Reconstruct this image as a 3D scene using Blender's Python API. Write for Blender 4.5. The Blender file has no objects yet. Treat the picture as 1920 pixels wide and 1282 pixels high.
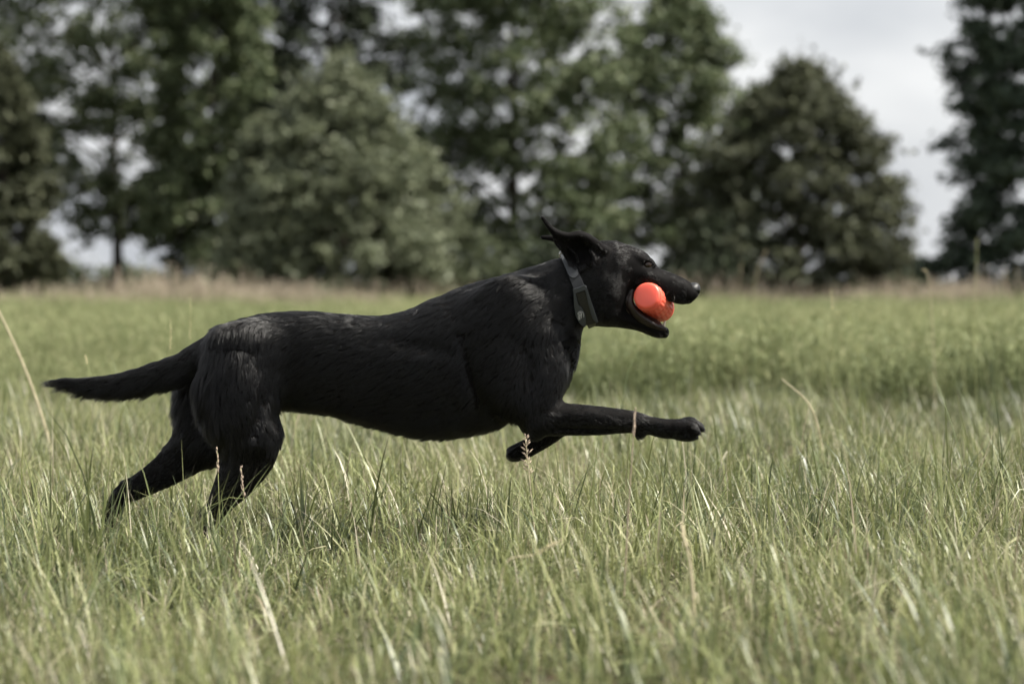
import bpy, bmesh, math, random
import numpy as np
from mathutils import Vector, Matrix

random.seed(7)
RNG = np.random.default_rng(11)
R = math.radians
SC = bpy.context.scene
COL = SC.collection

# ------------------------------------------------------------------ camera
CAM_H = 0.635          # camera height above the meadow (m)
DOG_D = 5.7            # distance to the dog (m)
FPX = 85.0 / 36.0 * 1920
HOR = 525.0            # horizon row
S = FPX / DOG_D        # modelling units per metre at the dog (about 795)

cam_d = bpy.data.cameras.new('camera')
cam_d.lens = 85.0
cam_d.sensor_width = 36.0
cam_d.shift_y = -(641 - HOR) / 1920.0
cam_d.clip_start = 0.1
cam_d.clip_end = 2000
cam_d.dof.use_dof = True
cam_d.dof.focus_distance = DOG_D - 0.06
cam_d.dof.aperture_fstop = 3.0
cam = bpy.data.objects.new('camera', cam_d)
cam.location = (0, 0, CAM_H)
cam.rotation_euler = (R(90), 0, 0)
COL.objects.link(cam)
SC.camera = cam

# ------------------------------------------------------------------ light
SUN_EL, SUN_AZ = 54.0, 92.0       # azimuth clockwise from +Y (view direction) towards +X
world = bpy.data.worlds.new('World')
SC.world = world
world.use_nodes = True
wt = world.node_tree
for n in list(wt.nodes):
    wt.nodes.remove(n)
wo = wt.nodes.new('ShaderNodeOutputWorld')
bg = wt.nodes.new('ShaderNodeBackground')
bg.inputs['Strength'].default_value = 0.10
sky = wt.nodes.new('ShaderNodeTexSky')
sky.sky_type = 'NISHITA'
sky.sun_disc = False
sky.sun_elevation = R(SUN_EL)
sky.sun_rotation = R(SUN_AZ)
sky.dust_density = 3.0
tc = wt.nodes.new('ShaderNodeTexCoord')
mp = wt.nodes.new('ShaderNodeMapping')
mp.inputs['Scale'].default_value = (1.0, 1.0, 2.4)
mp.inputs['Location'].default_value = (0.37, 0.1, 0.05)
nz = wt.nodes.new('ShaderNodeTexNoise')
nz.inputs['Scale'].default_value = 5.5
nz.inputs['Detail'].default_value = 5.0
nz.inputs['Roughness'].default_value = 0.45
cr = wt.nodes.new('ShaderNodeValToRGB')
cr.color_ramp.elements[0].position = 0.36
cr.color_ramp.elements[0].color = (0.49, 0.515, 0.555, 1)
cr.color_ramp.elements[1].position = 0.60
cr.color_ramp.elements[1].color = (0.82, 0.83, 0.835, 1)
mul = wt.nodes.new('ShaderNodeVectorMath')
mul.operation = 'SCALE'
mul.inputs['Scale'].default_value = 5.7
mx = wt.nodes.new('ShaderNodeMix')
mx.data_type = 'RGBA'
mx.inputs[0].default_value = 0.95
wt.links.new(tc.outputs['Generated'], mp.inputs['Vector'])
wt.links.new(mp.outputs[0], nz.inputs['Vector'])
wt.links.new(nz.outputs['Fac'], cr.inputs['Fac'])
wt.links.new(cr.outputs['Color'], mul.inputs[0])
wt.links.new(sky.outputs['Color'], mx.inputs[6])
wt.links.new(mul.outputs[0], mx.inputs[7])
wt.links.new(mx.outputs[2], bg.inputs['Color'])
wt.links.new(bg.outputs[0], wo.inputs['Surface'])

sun_d = bpy.data.lights.new('sun', 'SUN')
sun_d.energy = 5.0
sun_d.angle = R(4)
sun_d.color = (1.0, 0.95, 0.86)
sun = bpy.data.objects.new('sun', sun_d)
_d = Vector((math.sin(R(SUN_AZ)) * math.cos(R(SUN_EL)), math.cos(R(SUN_AZ)) * math.cos(R(SUN_EL)), math.sin(R(SUN_EL))))
sun.rotation_euler = (-_d).to_track_quat('-Z', 'Y').to_euler()
sun.location = (20, 20, 30)
COL.objects.link(sun)

vs = SC.view_settings
vs.view_transform = 'Standard'
vs.look = 'None'
vs.exposure = 1.0
vs.gamma = 1.0
vs.use_curve_mapping = False
SC.render.engine = 'CYCLES'
SC.cycles.max_bounces = 4
SC.cycles.diffuse_bounces = 2
SC.cycles.glossy_bounces = 2
SC.cycles.transmission_bounces = 3
SC.cycles.use_adaptive_sampling = True
SC.cycles.adaptive_threshold = 0.015
SC.cycles.use_denoising = True
SC.cycles.denoiser = 'OPENIMAGEDENOISE'

# ------------------------------------------------------------------ helpers
def tag(o, label=None, cat=None, group=None, kind=None):
    if label: o['label'] = label
    if cat: o['category'] = cat
    if group: o['group'] = group
    if kind: o['kind'] = kind
    return o

def empty(name, loc=(0, 0, 0)):
    o = bpy.data.objects.new(name, None)
    o.location = loc
    o.empty_display_size = 0.1
    COL.objects.link(o)
    return o

def mesh_obj(name, verts, faces, mat, parent=None, smooth=True):
    me = bpy.data.meshes.new(name)
    verts = np.asarray(verts, dtype=np.float32)
    if isinstance(faces, np.ndarray):
        nf, k = faces.shape
        me.vertices.add(len(verts))
        me.vertices.foreach_set('co', verts.ravel())
        me.loops.add(nf * k)
        me.loops.foreach_set('vertex_index', faces.astype(np.int32).ravel())
        me.polygons.add(nf)
        me.polygons.foreach_set('loop_start', np.arange(nf, dtype=np.int32) * k)
        me.update(calc_edges=True)
        me.validate()
    else:
        me.from_pydata([tuple(map(float, v)) for v in verts], [], [tuple(map(int, f)) for f in faces])
    if smooth:
        me.polygons.foreach_set('use_smooth', np.ones(len(me.polygons), dtype=bool))
    if mat: me.materials.append(mat)
    o = bpy.data.objects.new(name, me)
    COL.objects.link(o)
    if parent is not None:
        o.parent = parent
        o.matrix_parent_inverse = parent.matrix_world.inverted() if parent.type != 'EMPTY' else Matrix.Translation(-parent.location)
    return o

def mat(name):
    m = bpy.data.materials.new(name)
    m.use_nodes = True
    nt = m.node_tree
    b = nt.nodes['Principled BSDF']
    return m, nt, b

def simple_mat(name, col, rough=0.5, spec=0.5, noise=None, bump=0.0, sss=0.0):
    m, nt, b = mat(name)
    b.inputs['Base Color'].default_value = (*col, 1)
    b.inputs['Roughness'].default_value = rough
    b.inputs['Specular IOR Level'].default_value = spec
    if sss:
        b.inputs['Subsurface Weight'].default_value = sss
        b.inputs['Subsurface Radius'].default_value = (0.02, 0.006, 0.003)
        b.inputs['Subsurface Scale'].default_value = 0.4
    if noise:
        sc_, amt = noise
        t = nt.nodes.new('ShaderNodeTexCoord')
        n = nt.nodes.new('ShaderNodeTexNoise')
        n.inputs['Scale'].default_value = sc_
        n.inputs['Detail'].default_value = 6
        nt.links.new(t.outputs['Object'], n.inputs['Vector'])
        mm = nt.nodes.new('ShaderNodeMix'); mm.data_type = 'RGBA'; mm.blend_type = 'MULTIPLY'
        mm.inputs[0].default_value = 1.0
        mm.inputs[6].default_value = (*col, 1)
        rp = nt.nodes.new('ShaderNodeMapRange')
        rp.inputs[1].default_value = 0.3; rp.inputs[2].default_value = 0.7
        rp.inputs[3].default_value = 1 - amt; rp.inputs[4].default_value = 1 + amt
        nt.links.new(n.outputs['Fac'], rp.inputs[0])
        nt.links.new(rp.outputs[0], mm.inputs[7])
        nt.links.new(mm.outputs[2], b.inputs['Base Color'])
        if bump:
            bp = nt.nodes.new('ShaderNodeBump')
            bp.inputs['Strength'].default_value = bump
            bp.inputs['Distance'].default_value = 0.002
            nt.links.new(n.outputs['Fac'], bp.inputs['Height'])
            nt.links.new(bp.outputs[0], b.inputs['Normal'])
    return m

def leaf_mat(name, cols, trans=0.35, rough=0.45, spec=0.4, island=True, tint=False):
    """foliage: colour ramp picked per leaf, part of the light passes through"""
    m = bpy.data.materials.new(name)
    m.use_nodes = True
    nt = m.node_tree
    b = nt.nodes['Principled BSDF']
    out = nt.nodes['Material Output']
    ramp = nt.nodes.new('ShaderNodeValToRGB')
    ramp.color_ramp.interpolation = 'LINEAR'
    els = ramp.color_ramp.elements
    while len(els) < len(cols): els.new(0.5)
    for e, (p, c) in zip(els, cols):
        e.position = p; e.color = (*c, 1)
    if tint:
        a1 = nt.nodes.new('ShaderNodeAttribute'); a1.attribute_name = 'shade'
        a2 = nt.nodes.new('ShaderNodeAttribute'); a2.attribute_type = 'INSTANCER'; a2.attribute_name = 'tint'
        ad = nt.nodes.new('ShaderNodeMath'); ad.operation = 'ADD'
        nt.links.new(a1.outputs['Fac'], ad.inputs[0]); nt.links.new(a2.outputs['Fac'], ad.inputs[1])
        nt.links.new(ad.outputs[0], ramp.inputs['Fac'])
    else:
        g = nt.nodes.new('ShaderNodeNewGeometry')
        nt.links.new(g.outputs['Random Per Island'], ramp.inputs['Fac'])
    nt.links.new(ramp.outputs['Color'], b.inputs['Base Color'])
    b.inputs['Roughness'].default_value = rough
    b.inputs['Specular IOR Level'].default_value = spec
    tr = nt.nodes.new('ShaderNodeBsdfTranslucent')
    nt.links.new(ramp.outputs['Color'], tr.inputs['Color'])
    ms = nt.nodes.new('ShaderNodeMixShader')
    ms.inputs[0].default_value = trans
    nt.links.new(b.outputs[0], ms.inputs[1]); nt.links.new(tr.outputs[0], ms.inputs[2])
    nt.links.new(ms.outputs[0], out.inputs['Surface'])
    return m

def catmull(P, n=8):
    P = np.asarray(P, dtype=np.float64)
    if len(P) < 3:
        t = np.linspace(0, 1, n * 2 + 1)[:, None]
        return P[0] * (1 - t) + P[-1] * t
    Q = np.vstack([2 * P[0] - P[1], P, 2 * P[-1] - P[-2]])
    out = []
    for i in range(1, len(Q) - 2):
        p0, p1, p2, p3 = Q[i - 1], Q[i], Q[i + 1], Q[i + 2]
        for k in range(n):
            t = k / n
            out.append(0.5 * ((2 * p1) + (-p0 + p2) * t + (2 * p0 - 5 * p1 + 4 * p2 - p3) * t * t + (-p0 + 3 * p1 - 3 * p2 + p3) * t ** 3))
    out.append(P[-1])
    return np.array(out)

def tube_mesh(path, radii, seg=8, cap=True):
    """tapered tube along a 3-D polyline -> verts, quads/tris (list)"""
    path = np.asarray(path, float); radii = np.asarray(radii, float)
    n = len(path)
    T = np.gradient(path, axis=0)
    T /= np.linalg.norm(T, axis=1)[:, None] + 1e-12
    ref = np.array([0.31, 0.95, 0.12])
    V = []
    for i in range(n):
        a = np.cross(T[i], ref); a /= np.linalg.norm(a) + 1e-12
        b = np.cross(T[i], a)
        for k in range(seg):
            an = 2 * math.pi * k / seg
            V.append(path[i] + radii[i] * (math.cos(an) * a + math.sin(an) * b))
    F = []
    for i in range(n - 1):
        for k in range(seg):
            k2 = (k + 1) % seg
            F.append((i * seg + k, i * seg + k2, (i + 1) * seg + k2, (i + 1) * seg + k))
    if cap:
        F.append(tuple(range(seg))[::-1])
        F.append(tuple((n - 1) * seg + k for k in range(seg)))
    return V, F

def vnoise(x, y, seed=0):
    """smooth value noise, 0..1"""
    def h(i, j):
        a = np.sin(i * 127.1 + j * 311.7 + seed * 74.7) * 43758.5453
        return a - np.floor(a)
    xi, yi = np.floor(x), np.floor(y)
    fx, fy = x - xi, y - yi
    fx = fx * fx * (3 - 2 * fx); fy = fy * fy * (3 - 2 * fy)
    return (h(xi, yi) * (1 - fx) + h(xi + 1, yi) * fx) * (1 - fy) + (h(xi, yi + 1) * (1 - fx) + h(xi + 1, yi + 1) * fx) * fy

# ------------------------------------------------------------------ ground
def ground_height(x, y):
    x = np.asarray(x, float); y = np.asarray(y, float)
    fade = np.clip((y - 1.0) / 2.0, 0, 1)
    return ((vnoise(x * 1.1, y * 1.1, 3) - 0.5) * 0.05 + (vnoise(x * 0.25, y * 0.25, 5) - 0.5) * 0.05) * fade - 0.01

def build_ground():
    xs = np.concatenate([np.linspace(-600, -14, 14), np.linspace(-12, 12, 81), np.linspace(14, 600, 14)])
    ys = np.concatenate([np.linspace(-60, 0, 6), np.linspace(0.4, 20, 70), np.linspace(21, 80, 40), np.linspace(90, 900, 16)])
    X, Y = np.meshgrid(xs, ys, indexing='ij')
    Z = ground_height(X, Y)
    V = np.stack([X, Y, Z], -1).reshape(-1, 3)
    ny = len(ys)
    i, j = np.meshgrid(np.arange(len(xs) - 1), np.arange(ny - 1), indexing='ij')
    a = (i * ny + j).ravel()
    F = np.stack([a, a + ny, a + ny + 1, a + 1], -1)
    m, nt, b = mat('meadow_soil')
    t = nt.nodes.new('ShaderNodeTexCoord')
    n1 = nt.nodes.new('ShaderNodeTexNoise'); n1.inputs['Scale'].default_value = 1.3; n1.inputs['Detail'].default_value = 8
    n2 = nt.nodes.new('ShaderNodeTexNoise'); n2.inputs['Scale'].default_value = 40; n2.inputs['Detail'].default_value = 6
    nt.links.new(t.outputs['Object'], n1.inputs['Vector']); nt.links.new(t.outputs['Object'], n2.inputs['Vector'])
    r = nt.nodes.new('ShaderNodeValToRGB')
    r.color_ramp.elements[0].position = 0.35; r.color_ramp.elements[0].color = (0.06, 0.065, 0.03, 1)
    r.color_ramp.elements[1].position = 0.65; r.color_ramp.elements[1].color = (0.10, 0.078, 0.05, 1)
    nt.links.new(n1.outputs['Fac'], r.inputs['Fac'])
    mm = nt.nodes.new('ShaderNodeMix'); mm.data_type = 'RGBA'; mm.blend_type = 'MULTIPLY'; mm.inputs[0].default_value = 0.7
    nt.links.new(r.outputs['Color'], mm.inputs[6]); nt.links.new(n2.outputs['Color'], mm.inputs[7])
    nt.links.new(mm.outputs[2], b.inputs['Base Color'])
    b.inputs['Roughness'].default_value = 0.95
    b.inputs['Specular IOR Level'].default_value = 0.1
    bp = nt.nodes.new('ShaderNodeBump'); bp.inputs['Strength'].default_value = 0.6; bp.inputs['Distance'].default_value = 0.02
    nt.links.new(n2.outputs['Fac'], bp.inputs['Height']); nt.links.new(bp.outputs[0], b.inputs['Normal'])
    o = mesh_obj('ground', V, F, m)
    tag(o, 'brown and green soil of the flat meadow under the grass', 'ground', kind='structure')
build_ground()

FUR = True
# ------------------------------------------------------------------ trees
def at_u(u, d):
    return (u - 960) / FPX * d
def px2m(px, d):
    return px / FPX * d
def z_at(v, d):
    return CAM_H + (HOR - v) / FPX * d

BARK = simple_mat('tree_bark', (0.055, 0.045, 0.036), 0.9, 0.2, noise=(9, 0.5), bump=0.8)
G = {}
G['oak'] = leaf_mat('oak_leaves', [(0.0, (0.054, 0.073, 0.038)), (0.45, (0.103, 0.131, 0.067)), (0.85, (0.164, 0.196, 0.105)), (1.0, (0.242, 0.265, 0.160))], trans=0.24, rough=0.55, spec=0.22)
G['young'] = leaf_mat('young_leaves', [(0.0, (0.086, 0.102, 0.063)), (0.5, (0.153, 0.175, 0.109)), (1.0, (0.245, 0.265, 0.172))], trans=0.28, rough=0.55, spec=0.22)
G['shade'] = leaf_mat('shaded_leaves', [(0.0, (0.020, 0.026, 0.016)), (0.6, (0.040, 0.052, 0.030)), (1.0, (0.072, 0.090, 0.053))], trans=0.2, rough=0.65, spec=0.2)  # dark leaf colours with the shade of the rear growth painted in
G['cedar'] = leaf_mat('cedar_sprays', [(0.0, (0.046, 0.052, 0.033)), (0.5, (0.083, 0.092, 0.055)), (1.0, (0.140, 0.150, 0.091))], trans=0.2, rough=0.65, spec=0.2)
G['spruce'] = leaf_mat('cypress_sprays', [(0.0, (0.032, 0.046, 0.035)), (0.5, (0.062, 0.085, 0.058)), (1.0, (0.114, 0.146, 0.096))], trans=0.2, rough=0.65, spec=0.2)
G['hedge'] = leaf_mat('hedge_leaves', [(0.0, (0.047, 0.058, 0.033)), (0.5, (0.084, 0.102, 0.057)), (1.0, (0.140, 0.160, 0.094))], trans=0.3, rough=0.55, spec=0.22)

def leaves_mesh(C, size, rng, droop=0.0, elong=1.5):
    """one small bent leaf (two quads) at every point of C"""
    n = len(C)
    nrm = rng.normal(size=(n, 3)); nrm[:, 2] = np.abs(nrm[:, 2]) + 0.5
    nrm /= np.linalg.norm(nrm, axis=1)[:, None]
    a = rng.normal(size=(n, 3)); a[:, 2] -= droop
    a -= nrm * (a * nrm).sum(1)[:, None]; a /= np.linalg.norm(a, axis=1)[:, None]
    b = np.cross(nrm, a)
    s = size * rng.uniform(0.6, 1.35, n)[:, None]
    L, Wd = s * elong * 0.5, s * 0.5
    p = np.stack([C - a * L, C - b * Wd * 0.8 + nrm * s * 0.08, C + a * L - nrm * s * 0.15, C + b * Wd * 0.8 + nrm * s * 0.08], 1)
    V = p.reshape(-1, 3)
    i = np.arange(n)[:, None] * 4
    F = i + np.array([[0, 1, 2, 3]])
    return V, F

def tree(name, label, u, d, top_v, width, kind, matl, n_leaf=11000, leaf=0.11, base_v=None, clumps=120, seed=1, group=None, cat='tree', trunk_r=0.14, crown_base=0.12, shape='round', lean=0.0, gap=0.0, full=1.0):
    rng = np.random.default_rng(seed)
    x0 = at_u(u, d); y0 = d
    H = z_at(top_v, d)
    rw = px2m(width, d) / 2
    root = empty(name, (x0, y0, 0))
    tag(root, label, cat, group)
    # trunk with a slight bend and limbs that reach for the clumps
    zb = H * crown_base
    nseg = 9
    tz = np.linspace(-0.1, H * (0.9 if shape in ('cone', 'column', 'hill') else 0.72), nseg)
    bend = rng.normal(0, 0.10, (nseg, 2)).cumsum(0) * 0.35; bend[0] = 0
    path = np.stack([x0 + bend[:, 0] + lean * tz / H, y0 + bend[:, 1], tz], -1)
    rad = trunk_r * np.linspace(1.0, 0.2, nseg) ** 1.0
    rad[0] *= 1.35
    V, F = tube_mesh(path, rad, 10)
    mesh_obj('trunk', V, F, BARK, root)
    # clump centres
    cs, rs = [], []
    tries = 0
    while len(cs) < clumps and tries < clumps * 40:
        tries += 1
        t = rng.random()
        an = rng.random() * 2 * math.pi
        fq = 1.7 if shape in ('dome', 'round') else 3.0
        lump = float(vnoise(np.array([math.cos(an) * fq + 5 + seed]), np.array([math.sin(an) * fq + t * (7.0 if fq < 2 else 13.0)]), seed)[0])
        inner = 0.12
        if shape == 'hill':          # cedar: broad base, sloping sides
            prof = (1 - t ** 2) ** 0.7; wob = 0.70 + 0.50 * lump; inner = 0.3
        elif shape == 'column':      # tall conifer
            prof = (1 - 0.5 * t) * min(1, (1 - t) * 6); wob = 0.80 + 0.34 * lump; inner = 0.35
        elif shape == 'dome':        # leafy to the ground, rounded top
            prof = max(0.0, 1 - t ** 4.2) ** 0.62 * (0.84 + 0.16 * min(1, t * 5)); wob = 0.70 + 0.5 * lump
        else:                        # open crown on a trunk
            prof = math.sin(math.pi * min(1, 0.12 + 0.88 * t)) ** 0.5; wob = 0.68 + 0.55 * lump
        z = zb + (H - zb) * t
        rr = math.sqrt(rng.uniform(inner, 1.0)) * rw * prof * wob
        c = np.array([x0 + lean * z / H + rr * math.cos(an), y0 + rr * math.sin(an), z])
        cr_ = (0.36 + 0.26 * rng.random()) * (rw / 2.4) ** 0.5 * full * 0.60
        if gap and cs:
            if vnoise(np.array([c[0] * 0.9 + seed]), np.array([c[2] * 0.9]), seed)[0] < gap: continue
        cs.append(c); rs.append(cr_)
    cs, rs = np.array(cs), np.array(rs)
    nl = min(len(cs), 34 if shape != 'cone' else 14)
    order = rng.permutation(len(cs))[:nl]
    for j in order:
        e = cs[j]
        zt = max(0.25 * H * 0.5, min(e[2] - 0.35 * np.linalg.norm(e[:2] - [x0, y0]) - 0.2, tz[-1] * 0.97))
        k = np.interp(zt, tz, np.arange(nseg))
        st = np.array([np.interp(k, np.arange(nseg), path[:, q]) for q in range(3)])
        mid = (st + e) / 2 + np.array([0, 0, 0.12 * np.linalg.norm(e - st)]) + rng.normal(0, 0.05, 3)
        p = catmull([st, mid, e], 3)
        r0 = max(0.012, 0.42 * np.interp(k, np.arange(nseg), rad))
        V, F = tube_mesh(p, np.linspace(r0, 0.008, len(p)), 5, cap=False)
        mesh_obj('limb', V, F, BARK, root)
    # leaves: spread through each clump's shell, a few strays between
    w = rs ** 2; w /= w.sum()
    pick = rng.choice(len(cs), n_leaf, p=w)
    dirv = rng.normal(size=(n_leaf, 3)); dirv /= np.linalg.norm(dirv, axis=1)[:, None]
    rr = rs[pick] * rng.random(n_leaf) ** 0.45 * (1 + 0.25 * rng.normal(size=n_leaf).clip(-1, 2))
    if kind == 'needle':
        P = cs[pick] + dirv * rr[:, None] * np.array([1.1, 1.1, 0.62])
        # sprays sweep outward and up
        outw = P - np.array([x0, y0, 0]); outw[:, 2] = 0
        P += outw * 0.05 * rng.random((n_leaf, 1))
        V, F = leaves_mesh(P, leaf, rng, droop=-0.3, elong=2.0)
    else:
        P = cs[pick] + dirv * rr[:, None] * np.array([1.15, 1.15, 0.72])
        V, F = leaves_mesh(P, leaf, rng, droop=0.5)
    # loose shoots that stick out of the crown and roughen its outline
    ns = len(cs) // 3
    who = rng.choice(len(cs), ns, replace=False)
    ax_ = cs[who] - np.array([x0, y0, 0.45 * H]); ax_[:, 2] *= 0.7
    ax_ /= np.linalg.norm(ax_, axis=1)[:, None] + 1e-9
    ax_ = ax_ + rng.normal(0, 0.35, (ns, 3)) + np.array([0, 0, 0.35]); ax_ /= np.linalg.norm(ax_, axis=1)[:, None]
    ln_ = rng.uniform(0.3, 0.78, ns) * min(1.1, (rw / 2.2) ** 0.5)
    per = 18
    q_ = np.repeat(np.arange(ns), per); tt = rng.random(len(q_))
    P2 = cs[who][q_] + ax_[q_] * (ln_[q_] * tt)[:, None] + rng.normal(0, 0.055, (len(q_), 3)) * (1.2 - tt)[:, None]
    V2, F2 = leaves_mesh(P2, leaf * 0.9, rng, droop=0.2, elong=2.0 if kind == 'needle' else 1.5)
    F = np.vstack([F, F2 + len(V)]); V = np.vstack([V, V2])
    V[:, 2] = np.maximum(V[:, 2], 0.03)
    mesh_obj('crown', V, F, matl, root, smooth=False)
    return root

B_, C_ = 'broadleaf trees of the tree line', 'dark conifers of the tree line'
tree('cedar_tree', 'dark olive cedar cut off by the picture\'s left edge, beside the tall gappy tree', 0, 46, 110, 225, 'needle', G['cedar'], 18480, 0.096, clumps=436, seed=2, shape='hill', crown_base=0.02, group=C_)
tree('broadleaf_tree', 'tall broadleaf tree with dark trunk and bright sky gaps low in its crown', 215, 52, -330, 520, 'leaf', G['oak'], 36960, 0.112, clumps=529, seed=3, trunk_r=0.13, crown_base=0.16, gap=0.26, group=B_)
tree('broadleaf_tree', 'tall leafy tree with pale green right flank beside the dark gap', 395, 49, -260, 250, 'leaf', G['oak'], 29568, 0.112, clumps=436, seed=24, trunk_r=0.12, crown_base=0.03, shape='dome', group=B_)
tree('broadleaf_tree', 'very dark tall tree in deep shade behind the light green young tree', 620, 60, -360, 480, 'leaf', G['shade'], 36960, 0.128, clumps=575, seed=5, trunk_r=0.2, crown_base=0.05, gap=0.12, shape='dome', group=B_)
tree('young_tree', 'light green bushy young tree, low and round, in front of the dark tall tree', 640, 44, 135, 450, 'leaf', G['young'], 29568, 0.092, clumps=529, seed=6, trunk_r=0.09, crown_base=0.02, shape='hill', group=B_)
tree('young_tree', 'pale green young tree lower and narrower, just right of the round light green one', 775, 45, 285, 200, 'leaf', G['young'], 10560, 0.092, clumps=260, seed=41, trunk_r=0.06, crown_base=0.02, shape='dome', group=B_)
tree('young_tree', 'pale green young tree leaning against the left flank of the round light green one', 505, 45, 225, 190, 'leaf', G['young'], 10560, 0.092, clumps=260, seed=43, trunk_r=0.06, crown_base=0.02, shape='dome', group=B_)
tree('broadleaf_tree', 'broad tall green tree directly above the dog\'s shoulders and neck', 965, 50, -250, 460, 'leaf', G['oak'], 41888, 0.108, clumps=621, seed=7, trunk_r=0.16, crown_base=0.03, gap=0.12, shape='dome', group=B_)
tree('broadleaf_tree', 'loose airy tree with rounded top and many sky gaps beside the broad cedar', 1268, 55, -8, 365, 'leaf', G['oak'], 29568, 0.108, clumps=482, seed=18, trunk_r=0.12, crown_base=0.04, gap=0.15, shape='dome', group=B_)
tree('cedar_tree', 'broad dark cedar with ragged sloping side next to the open sky', 1500, 50, 130, 490, 'needle', G['cedar'], 34496, 0.096, clumps=758, seed=9, shape='hill', full=0.85, crown_base=0.02, trunk_r=0.13, group=C_)
tree('cypress_tree', 'tall dark green conifer filling the picture\'s right edge', 2000, 44, -420, 520, 'needle', G['spruce'], 52800, 0.10, clumps=1000, seed=10, shape='column', full=0.95, crown_base=0.01, trunk_r=0.14, group=C_)
def bush(label, u, d, top_v, width, matl, n, seed, leaf=0.11):
    rng = np.random.default_rng(seed)
    x0 = at_u(u, d); H = z_at(top_v, d); rw = px2m(width, d) / 2
    root = empty('bush', (x0, d, 0)); tag(root, label, 'bush', 'low bushes under the tree line')
    nc = 26
    an = rng.random(nc) * 2 * math.pi; rr = np.sqrt(rng.random(nc)) * rw
    cz = rng.random(nc) * H * (1 - 0.6 * (rr / rw) ** 2)
    cs = np.stack([x0 + rr * np.cos(an), d + rr * np.sin(an) * 0.7, cz], -1)
    for j in range(6):
        p = catmull([(x0 + rng.normal(0, .1), d + rng.normal(0, .1), -0.05), (cs[j] + [x0, d, 0]) / 2 * np.array([1, 1, 1.0]), cs[j]], 3)
        V, F = tube_mesh(p, np.linspace(0.03, 0.008, len(p)), 5, cap=False)
        mesh_obj('stem', V, F, BARK, root)
    pk = rng.integers(0, nc, n)
    P = cs[pk] + rng.normal(size=(n, 3)) * np.array([0.28, 0.28, 0.2])
    P[:, 2] = np.abs(P[:, 2]) + 0.03
    V, F = leaves_mesh(P, leaf, rng)
    mesh_obj('foliage', V, F, matl, root, smooth=False)

bush('low dark bush at the foot of the left edge cedar', 45, 48, 470, 150, G['hedge'], 2200, 31)
bush('low pale hedge bush seen below the bright gap between left trunk and cedar', 130, 72, 500, 170, G['hedge'], 2200, 32, 0.15)
bush('low hedge bush behind the dark trunk of the gappy tree', 270, 72, 495, 200, G['hedge'], 2600, 33, 0.15)
bush('pale green bush between the tall leafy tree and the young tree', 455, 43, 400, 130, G['young'], 3000, 34)
bush('dark bush at the young tree\'s right foot above the dog\'s back', 850, 45, 440, 220, G['hedge'], 3500, 35)
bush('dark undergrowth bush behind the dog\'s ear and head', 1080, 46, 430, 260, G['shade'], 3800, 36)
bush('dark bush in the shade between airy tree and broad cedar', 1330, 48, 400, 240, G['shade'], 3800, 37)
bush('small distant bush in the bright gap left of the tall conifer', 1725, 75, 500, 90, G['hedge'], 1800, 38, 0.13)
# ------------------------------------------------------------------ grass
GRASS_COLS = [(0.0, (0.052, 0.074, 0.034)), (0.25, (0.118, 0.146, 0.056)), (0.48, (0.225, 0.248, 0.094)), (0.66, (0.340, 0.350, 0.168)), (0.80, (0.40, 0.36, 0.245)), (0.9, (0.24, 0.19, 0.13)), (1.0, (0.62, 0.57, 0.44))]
GM = leaf_mat('grass_blade', GRASS_COLS, trans=0.26, rough=0.42, spec=0.5, tint=True)
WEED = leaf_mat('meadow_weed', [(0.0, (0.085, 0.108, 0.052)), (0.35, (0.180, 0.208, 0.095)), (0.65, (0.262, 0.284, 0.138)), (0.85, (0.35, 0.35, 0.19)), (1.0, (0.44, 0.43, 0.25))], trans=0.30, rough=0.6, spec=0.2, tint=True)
PINK = leaf_mat('dry_panicle', [(0.0, (0.13, 0.15, 0.07)), (0.4, (0.26, 0.24, 0.15)), (0.75, (0.38, 0.30, 0.24)), (1.0, (0.48, 0.42, 0.32))], trans=0.3, rough=0.6, tint=True)

def blade(V, F, Sh, base, az, length, width, lean, curl, shade, rng, seg=5, kink=None):
    d = np.array([math.cos(az), math.sin(az), 0]); side = np.array([-d[1], d[0], 0])
    tw = rng.normal(0, 0.5)
    p = np.array(base, float); ang = lean
    i0 = len(V)
    for k in range(seg + 1):
        t = k / seg
        w = width * (1 - t ** 2.2) * (0.55 + 0.45 * min(1, t * 4)) + 0.0002
        sd = side * math.cos(tw * t) + np.array([0, 0, 1]) * math.sin(tw * t) * 0.4
        V.append(p - sd * w / 2); V.append(p + sd * w / 2)
        Sh += [shade + 0.10 * t] * 2
        st = length / seg
        p = p + (d * math.sin(ang) + np.array([0, 0, 1]) * math.cos(ang)) * st
        ang += curl / seg * (0.5 + 1.0 * t)
        if kink and k == kink: ang += rng.uniform(0.6, 1.4)
    for k in range(seg):
        a = i0 + 2 * k
        F.append((a, a + 1, a + 3, a + 2))

def finish_tuft(name, V, F, Sh, m):
    me = bpy.data.meshes.new(name)
    me.from_pydata([tuple(v) for v in V], [], F)
    at = me.attributes.new('shade', 'FLOAT', 'POINT')
    at.data.foreach_set('value', np.array(Sh, dtype=np.float32))
    me.polygons.foreach_set('use_smooth', np.ones(len(me.polygons), bool))
    me.materials.append(m)
    o = bpy.data.objects.new(name, me)
    return o

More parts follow.
